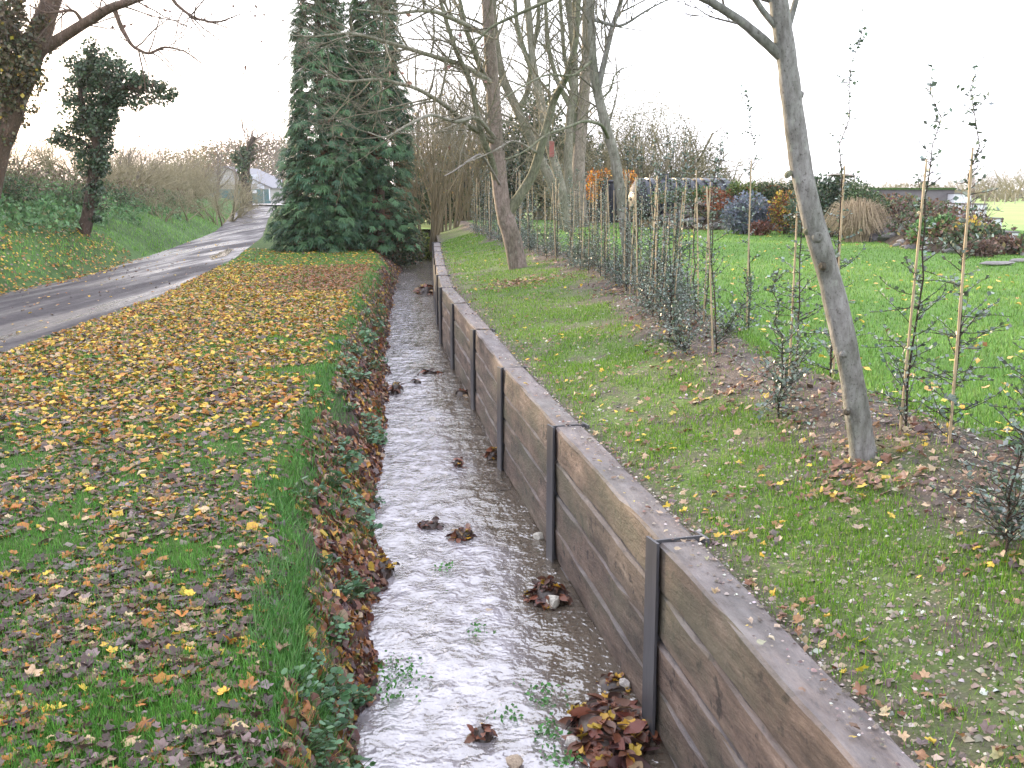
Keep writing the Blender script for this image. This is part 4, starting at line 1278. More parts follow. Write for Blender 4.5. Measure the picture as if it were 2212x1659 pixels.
DEAD = [(0.20, 0.10, 0.075), (0.28, 0.17, 0.12)]
fb = hit(1118, 580, z_right); d = fb[1]
tree('forked_tree', 'forked tree with mossy crotch standing on the bank beyond the third post', fb, [
    ([(1126, 610, d), (1120, 585, d), (1108, 520, d), (1092, 470, d), (1082, 420, d), (1074, 340, d), (1068, 250, d), (1062, 150, d), (1056, 60, d), (1050, -40, d), (1045, -200, d)], 0.21, 0.095, (0.20, 0.165, 0.145), 16, 1.7, 2, 0.45, 1),
    ([(1096, 462, d), (1122, 425, d), (1150, 380, d), (1166, 330, d), (1182, 270, d), (1196, 215, d), (1225, 165, d - .5), (1245, 90, d - .8), (1250, -30, d - 1)], 0.11, 0.05, BARK_GREEN, 12, 1.5, 2, 0.3, 2),
    ([(1064, 215, d), (1045, 165, d), (1028, 120, d - .3), (1005, 60, d - .5), (985, -40, d - .6)], 0.075, 0.035, BARK_GREEN, 10, 1.3, 2, 0.2, 3),
    ([(1073, 395, d), (1062, 345, d - .3), (1042, 300, d - .6), (1028, 235, d - .8), (1018, 180, d - 1), (985, 110, d - 1.5), (962, 40, d - 1.5), (940, -40, d - 1.6)], 0.075, 0.03, BARK_GREEN, 12, 1.4, 2, 0.3, 4),
    # low boughs reaching left across the conifers
    ([(1070, 310, d), (1010, 270, d - 1), (960, 225, d - 2), (900, 190, d - 3), (820, 170, d - 3.5), (740, 178, d - 4), (690, 150, d - 4)], 0.055, 0.012, (0.22, 0.215, 0.17), 24, 1.4, 2, 0.08, 5),
    ([(1064, 180, d), (1000, 140, d - 1), (930, 120, d - 2), (850, 95, d - 3), (760, 70, d - 4), (680, 80, d - 4.5), (625, 76, d - 4.5)], 0.06, 0.010, (0.22, 0.215, 0.17), 26, 1.4, 2, 0.08, 6),
    ([(1060, 80, d), (1000, 50, d - 1.5), (930, 20, d - 3), (850, 30, d - 4), (770, 20, d - 5)], 0.06, 0.010, (0.22, 0.215, 0.17), 24, 1.4, 2, 0.08, 7),
    ([(1070, 300, d), (1030, 250, d - 2), (985, 265, d - 3), (930, 245, d - 4), (880, 270, d - 5), (830, 300, d - 5.5), (795, 285, d - 5.6)], 0.045, 0.008, (0.23, 0.225, 0.19), 20, 1.1, 2, 0.15, 8),
    ([(1080, 400, d), (1040, 330, d - 3), (1015, 345, d - 4), (980, 370, d - 5), (960, 380, d - 6)], 0.03, 0.006, (0.23, 0.21, 0.20), 5, 0.7, 1, 0.3, 9),
    ([(1160, 330, d), (1110, 300, d - 2), (1060, 330, d - 4), (1010, 350, d - 5)], 0.03, 0.006, (0.22, 0.21, 0.18), 8, 0.8, 2, 0.2, 10),
], leafy=(3, 60, 0.10, DEAD), bcol=(0.19, 0.18, 0.14))
sb_ = hit(1366, 607, z_right); d = sb_[1]
tree('slender_tree', 'slender pale trunk rising among the caned plants left of the tank', sb_, [
    ([(1371, 630, d), (1358, 560, d), (1350, 500, d), (1342, 430, d), (1328, 340, d), (1306, 265, d), (1290, 200, d), (1280, 140, d), (1276, 60, d), (1268, -50, d), (1265, -200, d)], 0.098, 0.055, (0.18, 0.18, 0.155), 12, 1.1, 2, 0.5, 11),
    ([(1292, 190, d), (1308, 120, d), (1322, 60, d), (1340, 10, d), (1350, -60, d)], 0.05, 0.03, BARK_GREY, 10, 1.0, 2, 0.2, 12),
    ([(1315, 300, d), (1300, 268, d - .5), (1262, 260, d - 1), (1225, 275, d - 1.5), (1180, 290, d - 2), (1130, 330, d - 2.5), (1090, 345, d - 3)], 0.030, 0.006, BARK_GREEN, 9, 0.8, 2, 0.15, 13),
    ([(1296, 215, d), (1320, 195, d), (1326, 165, d), (1340, 150, d), (1365, 142, d)], 0.018, 0.006, BARK_GREEN, 4, 0.5, 1, 0.3, 14),
    ([(1280, 130, d), (1240, 165, d - .6), (1180, 160, d - 1), (1130, 185, d - 1.5), (1085, 215, d - 2)], 0.022, 0.005, BARK_GREEN, 8, 0.7, 2, 0.2, 15),
    ([(1275, 40, d), (1340, 60, d - .3), (1400, 20, d - .5), (1460, -10, d - .6)], 0.03, 0.006, BARK_GREY, 12, 0.9, 2, 0.1, 16),
], bcol=(0.17, 0.16, 0.13))
for i, (nm, lb, dd, bx, pts, r0, r1) in enumerate([
    ('bare_tree', 'bare sycamore whose broad trunk leans far left behind the forked tree', 36, (1212, 470), [(1222, 505), (1195, 400), (1160, 330), (1140, 285), (1119, 241), (1086, 169), (1072, 100), (1066, 40), (1060, -60)], 0.19, 0.10),
    ('bare_tree', 'bare sycamore trunk wearing a small red plate', 34, (1225, 470), [(1229, 505), (1212, 400), (1191, 330), (1180, 280), (1171, 241), (1151, 141), (1139, 0), (1130, -90)], 0.16, 0.10),
    ('bare_tree', 'straight greenish bare trunk between the plated tree and the thick tree', 35, (1232, 475), [(1233, 505), (1228, 400), (1227, 350), (1231, 241), (1243, 173), (1238, 90), (1227, 0), (1222, -90)], 0.16, 0.09),
    ('bare_tree', 'thickest pale sycamore trunk at the back beside the dark mossy wall', 38, (1254, 475), [(1258, 500), (1252, 440), (1249, 362), (1259, 241), (1264, 180), (1267, 121), (1268, 0), (1266, -90)], 0.27, 0.14)]):
    extra = []
    if i == 0: extra = [([(1119, 241, dd), (1140, 200, dd), (1150, 120, dd), (1165, 30, dd), (1160, -60, dd)], 0.10, 0.05, BARK_GREEN, 9, 2.0, 2, 0.2, 60)]
    if i == 1: extra = [([(1158, 175, dd), (1132, 110, dd), (1115, 50, dd), (1110, -50, dd)], 0.10, 0.05, BARK_GREEN, 9, 2.0, 2, 0.2, 61)]
    if i == 2: extra = [([(1231, 230, dd), (1205, 180, dd), (1185, 110, dd), (1178, 20, dd), (1180, -60, dd)], 0.09, 0.05, BARK_GREEN, 9, 2.0, 2, 0.2, 62), ([(1236, 190, dd), (1218, 120, dd), (1213, 40, dd), (1205, -60, dd)], 0.09, 0.04, BARK_GREEN, 9, 2.0, 2, 0.2, 63)]
    if i == 3: extra = [([(1250, 330, dd), (1240, 290, dd), (1246, 215, dd), (1236, 120, dd), (1245, 20, dd), (1240, -60, dd)], 0.12, 0.06, BARK_GREEN, 9, 2.0, 2, 0.3, 64)]
    tt_ = tree(nm, lb, PZ(bx[0], bx[1], 1.36) if False else PD(bx[0], bx[1], dd), [([(a, b, dd) for a, b in pts], r0, r1, (0.20, 0.195, 0.155) if i < 3 else (0.27, 0.235, 0.205), 13, 2.4, 2, 0.35, 20 + i)] + extra, bcol=(0.17, 0.165, 0.12), group='bare sycamores on the right lawn')
    tt_.location.z = tt_.location.z
pl = MB(); c = PD(1192, 322, 33.79)
box(pl, -0.075, 0.075, -0.02, 0.02, -0.24, 0.24)
o = pl.build('trunk_plate', noise_mat('red_plate', [(0.3, (0.22, 0.07, 0.06)), (0.7, (0.28, 0.10, 0.08))], 9, 0.6), None, loc=c)
tag(o, 'small dull red plate fixed to a bare trunk', 'plate')

# ------------------------------------------------------------------ conifers
def spray_template(seed, nf=7):
    """flat drooping fan of scaly fingers, attached at the origin, pointing +y"""
    r = random.Random(seed); V, T = [], []
    def pt(a, q, ox=0.0, oy=0.0):
        x, y = ox + q * math.sin(a), oy + q * math.cos(a)
        return x, y, -0.45 * (x * x + y * y) + 0.04 * math.sin(8 * q + a * 3)
    for i in range(nf):
        a = (i / (nf - 1) - 0.5) * 1.9 + r.uniform(-0.08, 0.08)
        L = (1.0 - 0.38 * abs(a)) * r.uniform(0.8, 1.1); w = 0.045
        b = len(V); nx, ny = math.cos(a), -math.sin(a)
        for q, ww in ((0.0, .4), (0.45, 1.0), (0.8, .75)):
            x, y, z = pt(a, q * L)
            V.append((x - nx * w * ww, y - ny * w * ww, z)); V.append((x + nx * w * ww, y + ny * w * ww, z))
        V.append(pt(a, L))
        for k in (b, b + 2): T.extend([(k, k + 1, k + 3), (k, k + 3, k + 2)])
        T.append((b + 4, b + 5, b + 6))
        for q in (0.4, 0.7):
            for sd in (-1, 1):
                ox, oy, oz = pt(a, q * L); b = len(V)
                x, y, z = pt(a + sd * 0.75, L * (0.42 - 0.25 * q), ox, oy)
                V.extend([(ox - nx * .005 + 0.035 * math.sin(a), oy + 0.035 * math.cos(a), oz), (ox - 0.035 * math.sin(a), oy - 0.035 * math.cos(a), oz), (x, y, z - 0.02)])
                T.append((b, b + 1, b + 2))
    return np.array(V), np.array(T)


SPR = [spray_template(s) for s in range(4)]


def conifer(base, H, R0, label, seed, thin=None, sp=0.36):
    r = np.random.default_rng(seed); t = tag(empty('conifer', base), label, 'conifer', 'conifers at the end of the lawn')
    tr = MB()
    tube(tr, [(0, 0, -0.2), (0.05, 0, H * 0.3), (-0.03, 0.05, H * 0.6), (0, 0, H * 0.97)], [0.17, 0.14, 0.09, 0.02], 9, C=(0.10, 0.06, 0.045))
    P, D, U, Sz, C = [], [], [], [], []
    h = 0.12
    br = MB()
    while h < H * 0.985:
        R = R0 * (1 - (h / (H * 1.02)) ** 1.6) + 0.08
        nb = max(5, int(2 * math.pi * R / sp))
        for k in range(nb):
            a = 2 * math.pi * (k + r.random()) / nb + h * 2.4
            # broad lobes give the uneven outline
            lob = 0.70 + 0.52 * float(vnoise(np.array(a * 1.3 + seed), np.array(h * 0.75), seed))
            rr = R * lob * r.uniform(0.88, 1.08)
            ca, sa = math.cos(a), math.sin(a)
            wx = base[0] + rr * ca
            gap = float(vnoise(np.array(a * 2.1 + seed * 3), np.array(h * 1.6), seed + 5))
            if gap < 0.15: continue
            if thin and thin(wx, h, r): continue
            ctone = 0.55 + 0.95 * float(vnoise(np.array(a * 3.0), np.array(h * 2.2), seed + 9))
            rise = r.uniform(-0.05, 0.25)
            if r.random() < 0.35:
                tube(br, [(0, 0, h - 0.1), (rr * ca * 0.55, rr * sa * 0.55, h + rise * 0.4), (rr * ca * 0.85, rr * sa * 0.85, h + rise * 0.5)], [0.022, 0.012, 0.006], 3, C=(0.11, 0.06, 0.04), cap=False)
            ns = 8
            for s in range(ns):
                f = 0.52 + 0.48 * (s + 0.5) / ns
                side = r.normal(0, 0.17)
                q = rr * f
                P.append((q * ca - side * sa, q * sa + side * ca, h + rise * f + r.normal(0, 0.05) + 0.10 * (f - 0.7)))
                D.append((ca - side * 1.6 * sa, sa + side * 1.6 * ca, r.uniform(-0.45, 0.10) - 0.35 * (f > 0.9)))
                Sz.append(r.uniform(0.22, 0.42) * (0.75 if h > H * 0.8 else 1))
                tone = r.uniform(0.8, 1.2) * ctone
                if f < 0.66 and r.random() < 0.30: C.append(np.array((0.13, 0.065, 0.035)) * tone)
                else:
                    m = r.random()
                    C.append((np.array((0.030, 0.082, 0.046)) * (1 - m) + np.array((0.084, 0.168, 0.068)) * m) * tone)
        h += 0.22
    P, D, Sz, C = np.array(P), np.array(D), np.array(Sz), np.array(C)
    n = len(P); mb = MB()
    fr = frames(D, roll=r.normal(0, 0.30, n))
    w = r.integers(0, 4, n)
    for k in range(4):
        m = w == k
        scatter(mb, SPR[k][0], SPR[k][1], P[m], tuple(f[m] for f in fr), Sz[m], C[m])
    tr.build('trunk', M_bark, t, smooth=True); br.build('branches', M_bark, t); mb.build('foliage', M_conifer, t)
    return t


conifer((PD(702, 540, 35.6)[0], 35.6, 0.70), 10.6, 1.36, 'left of two tall dense cypress conifers, beside the track', 31)
conifer((PD(822, 540, 36.6)[0], 36.6, 0.66), 10.9, 1.25, 'right of two tall cypress conifers, bare brown trunk showing low down', 32,
        thin=lambda wx, h, r: wx > -4.7 and h < 3.2 and r.random() < 0.45)
conifer((PD(765, 540, 37.6)[0], 38.2, 0.66), 8.4, 1.45, 'third cypress conifer set back between the two tall ones', 33, sp=0.6)

# ------------------------------------------------------------------ bushes, thickets and bare trees as meshes to copy
def bush_mesh(seed, nst, h, spread, level, col, prm=None, r0=0.02):
    rnd = random.Random(seed); mb = MB(); tips = []
    prm = prm or dict(wob=0.12, up=[0.2, 0.2, 0.25], n=[0, 4, 5, 5], taper=0.3, ang=0.75, len=0.95, rmin=0.004)
    for k in range(nst):
        a = rnd.uniform(0, 6.28); q = rnd.random() * 0.25
        grow(mb, [q * math.cos(a), q * math.sin(a), -0.1], [math.cos(a) * spread, math.sin(a) * spread, 1.0], h * rnd.uniform(0.65, 1.0), r0 * rnd.uniform(0.7, 1.3), level, rnd, prm, tips, col)
    return mb, tips


C_TAN = (0.235, 0.205, 0.125)
BUSH = []
for s in range(3):
    mb, tips = bush_mesh(500 + s, 8, 1.7, 0.85, 3, C_TAN, dict(wob=0.17, up=[0.15, 0.2, 0.2, 0.25], n=[0, 3, 4, 5], taper=0.35, ang=0.95, len=1.05, rmin=0.0045), 0.03)
    r = np.random.default_rng(s); tp = np.array(tips); tp = tp[r.choice(len(tp), min(260, len(tp)), replace=False)] * [1, 1, .8]
    lf = MB(); leaves_at(lf, tp, r, 0.06, [(0.16, 0.15, 0.06), (0.10, 0.13, 0.05), (0.24, 0.15, 0.07)], [3, 3, 2])
    BUSH.append((mb.mesh('branches', M_twig), lf.mesh('leaves', M_foliage)))
BTREE = []
for s in range(4):
    mb = MB(); rnd = random.Random(700 + s)
    prm = dict(wob=0.10, up=[0.15, 0.2, 0.35, 0.3], n=[0, 4, 5, 7], taper=0.3, ang=0.85, len=0.95, rmin=0.006)
    for k in range(2):
        grow(mb, [0.1 * k, 0, -0.2], [rnd.gauss(0, 0.15), rnd.gauss(0, 0.15), 1], 6.0, 0.17 - 0.04 * k, 3, rnd, prm, None, (0.17, 0.145, 0.125))
    BTREE.append(mb.mesh('branches', M_twig))


def put_bush(x, y, z, s, k, label, group, name='shrub', leaves=True, cat='shrub'):
    t = tag(empty(name, (x, y, z), random.uniform(0, 6.28)), label, cat, group)
    t.scale = (s, s, s * random.uniform(0.9, 1.1))
    obj('branches', BUSH[k][0], t)
    if leaves: obj('leaves', BUSH[k][1], t)
    return t


def leafy(name, label, base, blobs, n, size, cols, w, cat='shrub', group=None, mat=None, seed=0, up=0.3, stem=True, tmpl=(LEAF_D, LEAF_T)):
    """leafy shrub: leaves filling ellipsoid blobs (x, y, z, rx, ry, rz) above base, on a few stems"""
    r = np.random.default_rng(seed); t = tag(empty(name, base), label, cat, group)
    B = np.array(blobs, float); vol = B[:, 3] * B[:, 4] * B[:, 5]
    k = r.choice(len(B), n, p=vol / vol.sum())
    v = unit(r.standard_normal((n, 3))) * (r.random(n) ** 0.38)[:, None]
    v *= (0.85 + 0.3 * vnoise(v[:, 0] * 4 + k * 3, v[:, 2] * 4 + v[:, 1] * 3, seed))[:, None]
    pos = B[k, :3] + v * B[k, 3:]
    pos[:, 2] = np.maximum(pos[:, 2], 0.02)
    mb = MB()
    dd = v * 0.8 + r.standard_normal((n, 3)) * 0.7 + [0, 0, up]
    scatter(mb, tmpl[0], tmpl[1], pos, frames(dd, roll=r.normal(0, 0.7, n)), size * r.uniform(0.6, 1.25, n), pal(cols, w, n, 0.22, r))
    if stem:
        st = MB()
        for q in range(min(7, 3 + len(B))):
            e = B[q % len(B)]
            tube(st, [(0.1 * r.normal(), 0.1 * r.normal(), -0.1), (e[0] * 0.5, e[1] * 0.5, e[2] * 0.5), (e[0] + 0.3 * e[3] * r.normal(), e[1], e[2] + e[5] * 0.6)], [0.03, 0.02, 0.008], 4, C=(0.09, 0.065, 0.05))
        st.build('stems', M_bark, t)
    mb.build('foliage', mat or M_foliage, t)
    return t


def zl_(x, y): return float(z_left(np.array(x), np.array(y)))


# hedge along the left bank
r = random.Random(77)
for (y, off, s, kind, lb) in [
    (22, 3.2, 0.8, 0, 'bramble mound highest on the bank at the left edge'), (24.5, 2.6, 0.6, 0, 'small bramble mound low on the bank at the left edge'),
    (26.5, 4.2, 0.9, 1, 'brown bramble mound behind the big leaning tree'), (29.5, 3.4, 0.7, 0, 'bramble mound left of the ivy clad tree'),
    (33, 4.4, 0.9, 1, 'brown bramble mound directly behind the ivy clad tree'), (35, 2.6, 0.6, 0, 'low bramble right of the ivy clad tree'),
    (38, 4.0, 0.9, 1, 'brown bramble bank right of the ivy clad tree'), (42, 3.0, 0.8, 0, 'green bramble before the hedge, nearer the ivy clad tree'),
    (47, 3.2, 0.9, 1, 'brown bramble under the middle of the hedge'), (53, 2.8, 0.8, 0, 'green bramble under the hedge near the bend'), (60, 2.6, 0.9, 1, 'brown bramble under the hedge at the bend')]:
    x = float(x_roadl(y)) - off
    z = float(z_left(np.array(x), np.array(float(y))))
    leafy('bramble', lb, (x, y, z - 0.1), [(0, 0, .45 * s, 1.3 * s, 1.2 * s, .75 * s), (.9 * s, .6, .3 * s, .9 * s, .9 * s, .6 * s), (-.9 * s, -.5, .5 * s, 1.0 * s, .9 * s, .7 * s)], 2400, 0.10,
          [(0.065, 0.11, 0.05), (0.10, 0.15, 0.075), (0.15, 0.12, 0.075)] if kind == 0 else [(0.16, 0.12, 0.085), (0.13, 0.15, 0.07), (0.20, 0.17, 0.11)], [3, 3, 2], group='brambles on the left bank', seed=int(y * 3), tmpl=(LEAF_Q, LEAF_QT))
yy = 21.0; hb_n = 0
while yy < 104:
    for off in (5.6, 7.8):
        y = yy + r.uniform(-1, 1); x = float(x_roadl(y)) - off * (1 if yy < 45 else 0.62) - r.uniform(0, 1.6)
        tall = r.random() < 0.3
        if tall:
            s = r.uniform(0.22, 0.40) * (1 + (yy - 20) / 90)
            t = tag(empty('hedge_tree', (x, y, zl_(x, y)), r.uniform(0, 6.28)), None, 'tree', 'small bare trees in the left hedge')
            t['label'] = 'small round crowned bare tree standing above the left hedge' if yy < 50 else 'small bare tree in the far part of the left hedge'
            t.scale = (s * 1.15, s * 1.15, s); obj('branches', BTREE[r.randrange(4)], t)
        s = r.uniform(0.4, 0.95) * (1 + (yy - 20) / 100)
        lb = ('scrubby half bare shrub on top of the bank near the ivy clad tree' if yy < 38 else ('bare tan hedge shrub above the bend of the track' if yy < 62 else 'pale bare hedge shrub far along the track'))
        put_bush(x, y, zl_(x, y) - 0.1, s * (1.15 if yy < 38 else 1.5), r.randrange(3), lb, 'hedge shrubs on the left bank', leaves=yy < 38)
    yy += 2.3 if yy < 45 else 3.0
for (px, py, d, s) in [(400, 420, 52, 1.1), (470, 430, 60, 1.5), (492, 440, 66, 1.7), (506, 445, 72, 1.8), (350, 405, 46, 0.9)]:
    p = PD(px, py, d)
    put_bush(p[0], p[1], zl_(p[0], p[1]), s, r.randrange(3), {400: 'bare twiggy bush in front of the hedge left of the bend', 470: 'tall bare bush nearer the bend, second of the upright bushes', 492: 'tall bare bush with upright stems at the bend of the track', 506: 'tallest dark bush beside the barn at the end of the track', 350: 'low bare bush right of the ivy clad tree'}[px], 'bushes by the bend', leaves=False)


def ivy_cloud(mb, P, R, n, size, r, cols, w):
    P, R = np.asarray(P, float), np.asarray(R, float)
    m = 9
    off = unit(r.standard_normal((len(P) * m, 3))) * (np.repeat(R, m) * r.uniform(0.35, 0.95, len(P) * m))[:, None]
    P = np.repeat(P, m, 0) + off; R = np.repeat(R, m) * r.uniform(0.22, 0.46, len(P))
    k = r.choice(len(P), n, p=R ** 1.5 / (R ** 1.5).sum())
    v = unit(r.standard_normal((n, 3))) * (R[k] * r.uniform(0.55, 1.08, n) ** 0.6)[:, None]
    pos = P[k] + v
    d = unit(v) * 0.5 + r.standard_normal((n, 3)) * 0.6 + [0, 0, -0.5]
    scatter(mb, LEAF_D * [1.5, 1, 1], LEAF_T, pos, frames(d, up=unit(v), roll=r.normal(0, 0.5, n)), size * r.uniform(0.6, 1.3, n), pal(cols, w, n, 0.22, r))


C_IVY = [(0.028, 0.060, 0.024), (0.045, 0.085, 0.035), (0.075, 0.12, 0.06), (0.10, 0.15, 0.09)]
# ivy clad leaning tree
base = hit(185, 507, z_left, 24, 60); d = base[1]
t = tag(empty('ivy_tree', base), 'crooked ivy clad tree leaning over the bank left of the track', 'tree'); b = np.array(base)
mt = MB()
Pt, Rt = limb(mt, [(174, 530, d), (179, 510, d), (188, 470, d), (196, 420, d), (202, 370, d), (208, 310, d), (214, 260, d), (230, 210, d), (262, 190, d), (310, 185, d)], 0.22, 0.07, (0.085, 0.06, 0.048), 9, 5, 0.9, 0.1, 4)
Pu, Ru = limb(mt, [(208, 310, d), (180, 250, d), (172, 190, d), (190, 130, d), (200, 95, d)], 0.11, 0.03, (0.085, 0.06, 0.048), 7, 5, 1, 0.1, 5)
Pv, Rv = limb(mt, [(205, 330, d), (180, 305, d), (150, 295, d), (130, 290, d)], 0.06, 0.03, (0.085, 0.06, 0.048), 6, 5, 1, 0.1, 6)
bm_ = MB()
twigs(bm_, Pu, Ru, 16, 1.0, 2, TW, 81, (0.12, 0.10, 0.085), 0.3); twigs(bm_, Pt, Rt, 14, 0.9, 2, TW, 82, (0.12, 0.10, 0.085), 0.65)
for q in mt.V + bm_.V: q -= b
mt.build('trunk', M_bark, t, smooth=True); bm_.build('branches', M_bark, t)
iv = MB(); r2 = np.random.default_rng(3)
ctrl = [(205, 470, .16), (200, 440, .24), (205, 410, .34), (208, 380, .42), (205, 350, .50), (200, 320, .58), (190, 290, .62), (150, 298, .40), (128, 300, .25), (195, 260, .70), (185, 225, .72), (215, 230, .62), (180, 190, .72), (215, 190, .68), (190, 150, .65), (230, 160, .62), (210, 125, .52), (255, 175, .62), (285, 185, .50), (315, 190, .40), (345, 200, .30), (370, 205, .2), (255, 215, .45), (165, 150, .35), (240, 260, .3)]
ivy_cloud(iv, [np.array(PD(a, c_, d)) - b for a, c_, q in ctrl], [q * 1.08 for _, _, q in ctrl], 14000, 0.085, r2, C_IVY, [4, 4, 2, 1])
iv.build('ivy', M_hedge, t)

# big leaning tree at the left edge
d = 27.0
base = PD(-25, 300, d); base = (base[0], d, zl_(base[0], d))
t = tag(empty('leaning_tree', base), 'big leaning tree clad in ivy at the left edge with a long bare limb', 'tree'); b = np.array(base)
mt, bm_ = MB(), MB(); tips = []
lims = [([(-40, 420, d), (-20, 320, d), (12, 250, d), (40, 180, d), (66, 120, d), (90, 60, d), (112, 0, d), (130, -80, d)], 0.46, 0.2, 8),
        ([(70, 118, d), (120, 90, d - .3), (180, 52, d - .6), (235, 18, d - .9), (290, 0, d - 1.2), (360, -25, d - 1.6), (440, -50, d - 2)], 0.17, 0.05, 9),
        ([(245, 14, d - .9), (262, 60, d - 1), (285, 100, d - 1.1), (320, 118, d - 1.2), (355, 100, d - 1.3), (400, 110, d - 1.4), (440, 140, d - 1.5)], 0.06, 0.012, 10),
        ([(180, 50, d - .6), (160, 20, d - .7), (100, 30, d - .8), (60, 10, d - .8)], 0.05, 0.015, 11),
        ([(360, -25, d - 1.6), (380, 10, d - 1.8), (420, 40, d - 2), (470, 50, d - 2.2), (520, 30, d - 2.4)], 0.05, 0.010, 12),
        ([(60, 130, d), (30, 70, d), (-10, 20, d), (-50, -60, d)], 0.2, 0.1, 13)]
for pts, r0, r1, sd in lims:
    P, R = limb(mt, pts, r0, r1, (0.13, 0.09, 0.07), 10 if r0 > .1 else 6, 5, 1, 0.08, sd)
    twigs(bm_, P, R, 14, 1.5, 2, dict(TW, up=[-0.1, 0.0, 0.1]), sd + 90, (0.13, 0.095, 0.08), 0.3, tips if sd in (9, 12, 10) else None)
for q in mt.V + bm_.V: q -= b
mt.build('trunk', M_bark, t, smooth=True); bm_.build('branches', M_bark, t)
lf = MB(); tp = np.array(tips) - b; r2 = np.random.default_rng(8)
leaves_at(lf, tp[r2.choice(len(tp), 90, replace=False)], r2, 0.10, [(0.15, 0.09, 0.085), (0.22, 0.13, 0.10)], [1, 1], up=-0.9)
lf.build('leaves', M_leaf, t)
iv = MB()
ctrl = [(0, 270, .45), (18, 235, .5), (35, 195, .55), (50, 160, .5), (20, 150, .7), (-10, 120, .9), (40, 110, .7), (10, 70, .9), (55, 70, .55), (-20, 40, .9), (25, 20, .6), (-40, 180, .8), (85, 60, .3)]
ivy_cloud(iv, [np.array(PD(a, c_, d - .2)) - b for a, c_, q in ctrl], [q for _, _, q in ctrl], 9000, 0.09, r2, [(0.09, 0.085, 0.035), (0.06, 0.08, 0.035), (0.14, 0.10, 0.05), (0.45, 0.33, 0.05)], [4, 4, 3, 0.35])
iv.build('ivy', M_hedge, t)

d = 82.0
base = PD(533, 442, d); base = (base[0], d, zl_(base[0], d))
t = tag(empty('ivy_tree', base), 'dark ivy clad trunk at the bend in front of the barn', 'tree'); b = np.array(base)
mt = MB(); bm_ = MB()
P, R = limb(mt, [(534, 450, d), (532, 410, d), (530, 370, d), (532, 335, d), (540, 312, d), (550, 295, d)], 0.45, 0.15, (0.07, 0.055, 0.048), 8, 5, 1, .1, 3)
twigs(bm_, P, R, 22, 3.0, 2, dict(TW, rmin=0.012), 6, (0.17, 0.13, 0.11), 0.35)
for q in mt.V + bm_.V: q -= b
mt.build('trunk', M_bark, t, smooth=True); bm_.build('branches', M_twig, t)
iv = MB(); ctrl = [(532, 430, .4), (531, 405, .45), (529, 380, .55), (528, 355, .7), (532, 335, .8), (540, 330, .7), (520, 345, .6)]
ivy_cloud(iv, [np.array(PD(a, c_, d)) - b for a, c_, q in ctrl], [q for _, _, q in ctrl], 2200, 0.2, r2, C_IVY, [4, 4, 2, 1])
iv.build('ivy', M_hedge, t)

# coppiced stems beyond the conifers, yellow bush over the water
cp = dict(wob=0.05, up=[0.15, 0.15, 0.1], n=[0, 3, 7, 5], taper=0.3, ang=0.5, len=0.75, rmin=0.006)
for i, (px, py, d, sd, lb) in enumerate([(925, 525, 41, 1, 'coppiced shrub with many upright stems right of the conifers'), (965, 500, 43, 2, 'second coppiced shrub of upright stems nearer the far end of the wall'), (1010, 480, 48, 3, 'bare coppice thicket behind the far end of the hedge row')]):
    base = PD(px, py, d); rnd = random.Random(sd)
    t = tag(empty('coppice_shrub', base), lb, 'shrub', 'coppiced shrubs beyond the wall')
    mb = MB(); tips = []
    for k in range(17):
        a = rnd.uniform(0, 6.28); sp = rnd.uniform(0.05, 0.38)
        grow(mb, [0.25 * math.cos(a), 0.25 * math.sin(a), -0.3], [sp * math.cos(a), sp * math.sin(a), 1], rnd.uniform(4.0, 6.5), rnd.uniform(0.025, 0.06), 2, rnd, cp, tips, (0.17, 0.14, 0.085))
    mb.build('stems', M_twig, t)
    lf = MB(); r2 = np.random.default_rng(sd); tp = np.array(tips); tp = tp[r2.choice(len(tp), min(330, len(tp)), replace=False)]
    leaves_at(lf, tp, r2, 0.10, [(0.30, 0.22, 0.07), (0.16, 0.15, 0.06)], [1, 2]); lf.build('leaves', M_foliage, t)


G1 = [(0.035, 0.060, 0.028), (0.055, 0.085, 0.04), (0.08, 0.105, 0.05)]
leafy('yellow_bush', 'yellow green bush overhanging the dark far end of the stream', PD(905, 560, 42), [(0, 0, .55, .75, .6, .5), (.3, 0, .2, .5, .5, .3)], 1500, 0.12, [(0.20, 0.24, 0.04), (0.12, 0.18, 0.04), (0.05, 0.09, 0.03)], [3, 3, 2], seed=1)
leafy('evergreen_shrub', 'dark evergreen shrub low beside the right conifer', PD(850, 545, 39.5), [(0, 0, .5, .8, .7, .7), (.6, .3, .3, .6, .6, .5)], 2200, 0.11, G1, [3, 3, 2], seed=2)
leafy('evergreen_shrub', 'dark evergreen mass behind the coppiced stems', PD(950, 480, 50), [(0, 0, 1.4, 2.2, 1.2, 1.8), (2.0, .3, 1.2, 1.6, 1, 1.5), (-2, 0, 1.0, 1.6, 1, 1.3), (1, 0, 2.6, 1.2, 1, 1.0)], 7000, 0.17, G1, [4, 4, 1], seed=3)
leafy('evergreen_shrub', 'dark shrub drooping over the left bank at the far end of the stream', PD(848, 572, 36.5), [(0, 0, .35, .7, .8, .5), (.35, 1.0, .3, .6, .8, .5), (-.2, 1.6, .5, .7, .8, .6)], 2400, 0.11, G1 + [(0.16, 0.09, 0.05)], [3, 3, 2, 1], seed=91)
leafy('holly_tree', 'dark holly like evergreen behind the bare sycamore trunks', PD(1150, 450, 49), [(0, 0, 2.2, 1.6, 1.3, 2.3), (1.4, 0, 1.8, 1.3, 1, 1.8), (-1.5, 0, 1.9, 1.3, 1, 1.8), (0.3, 0, 4.2, 1.0, 1, 1.2)], 8500, 0.17, G1, [4, 4, 1], 'tree', seed=4)
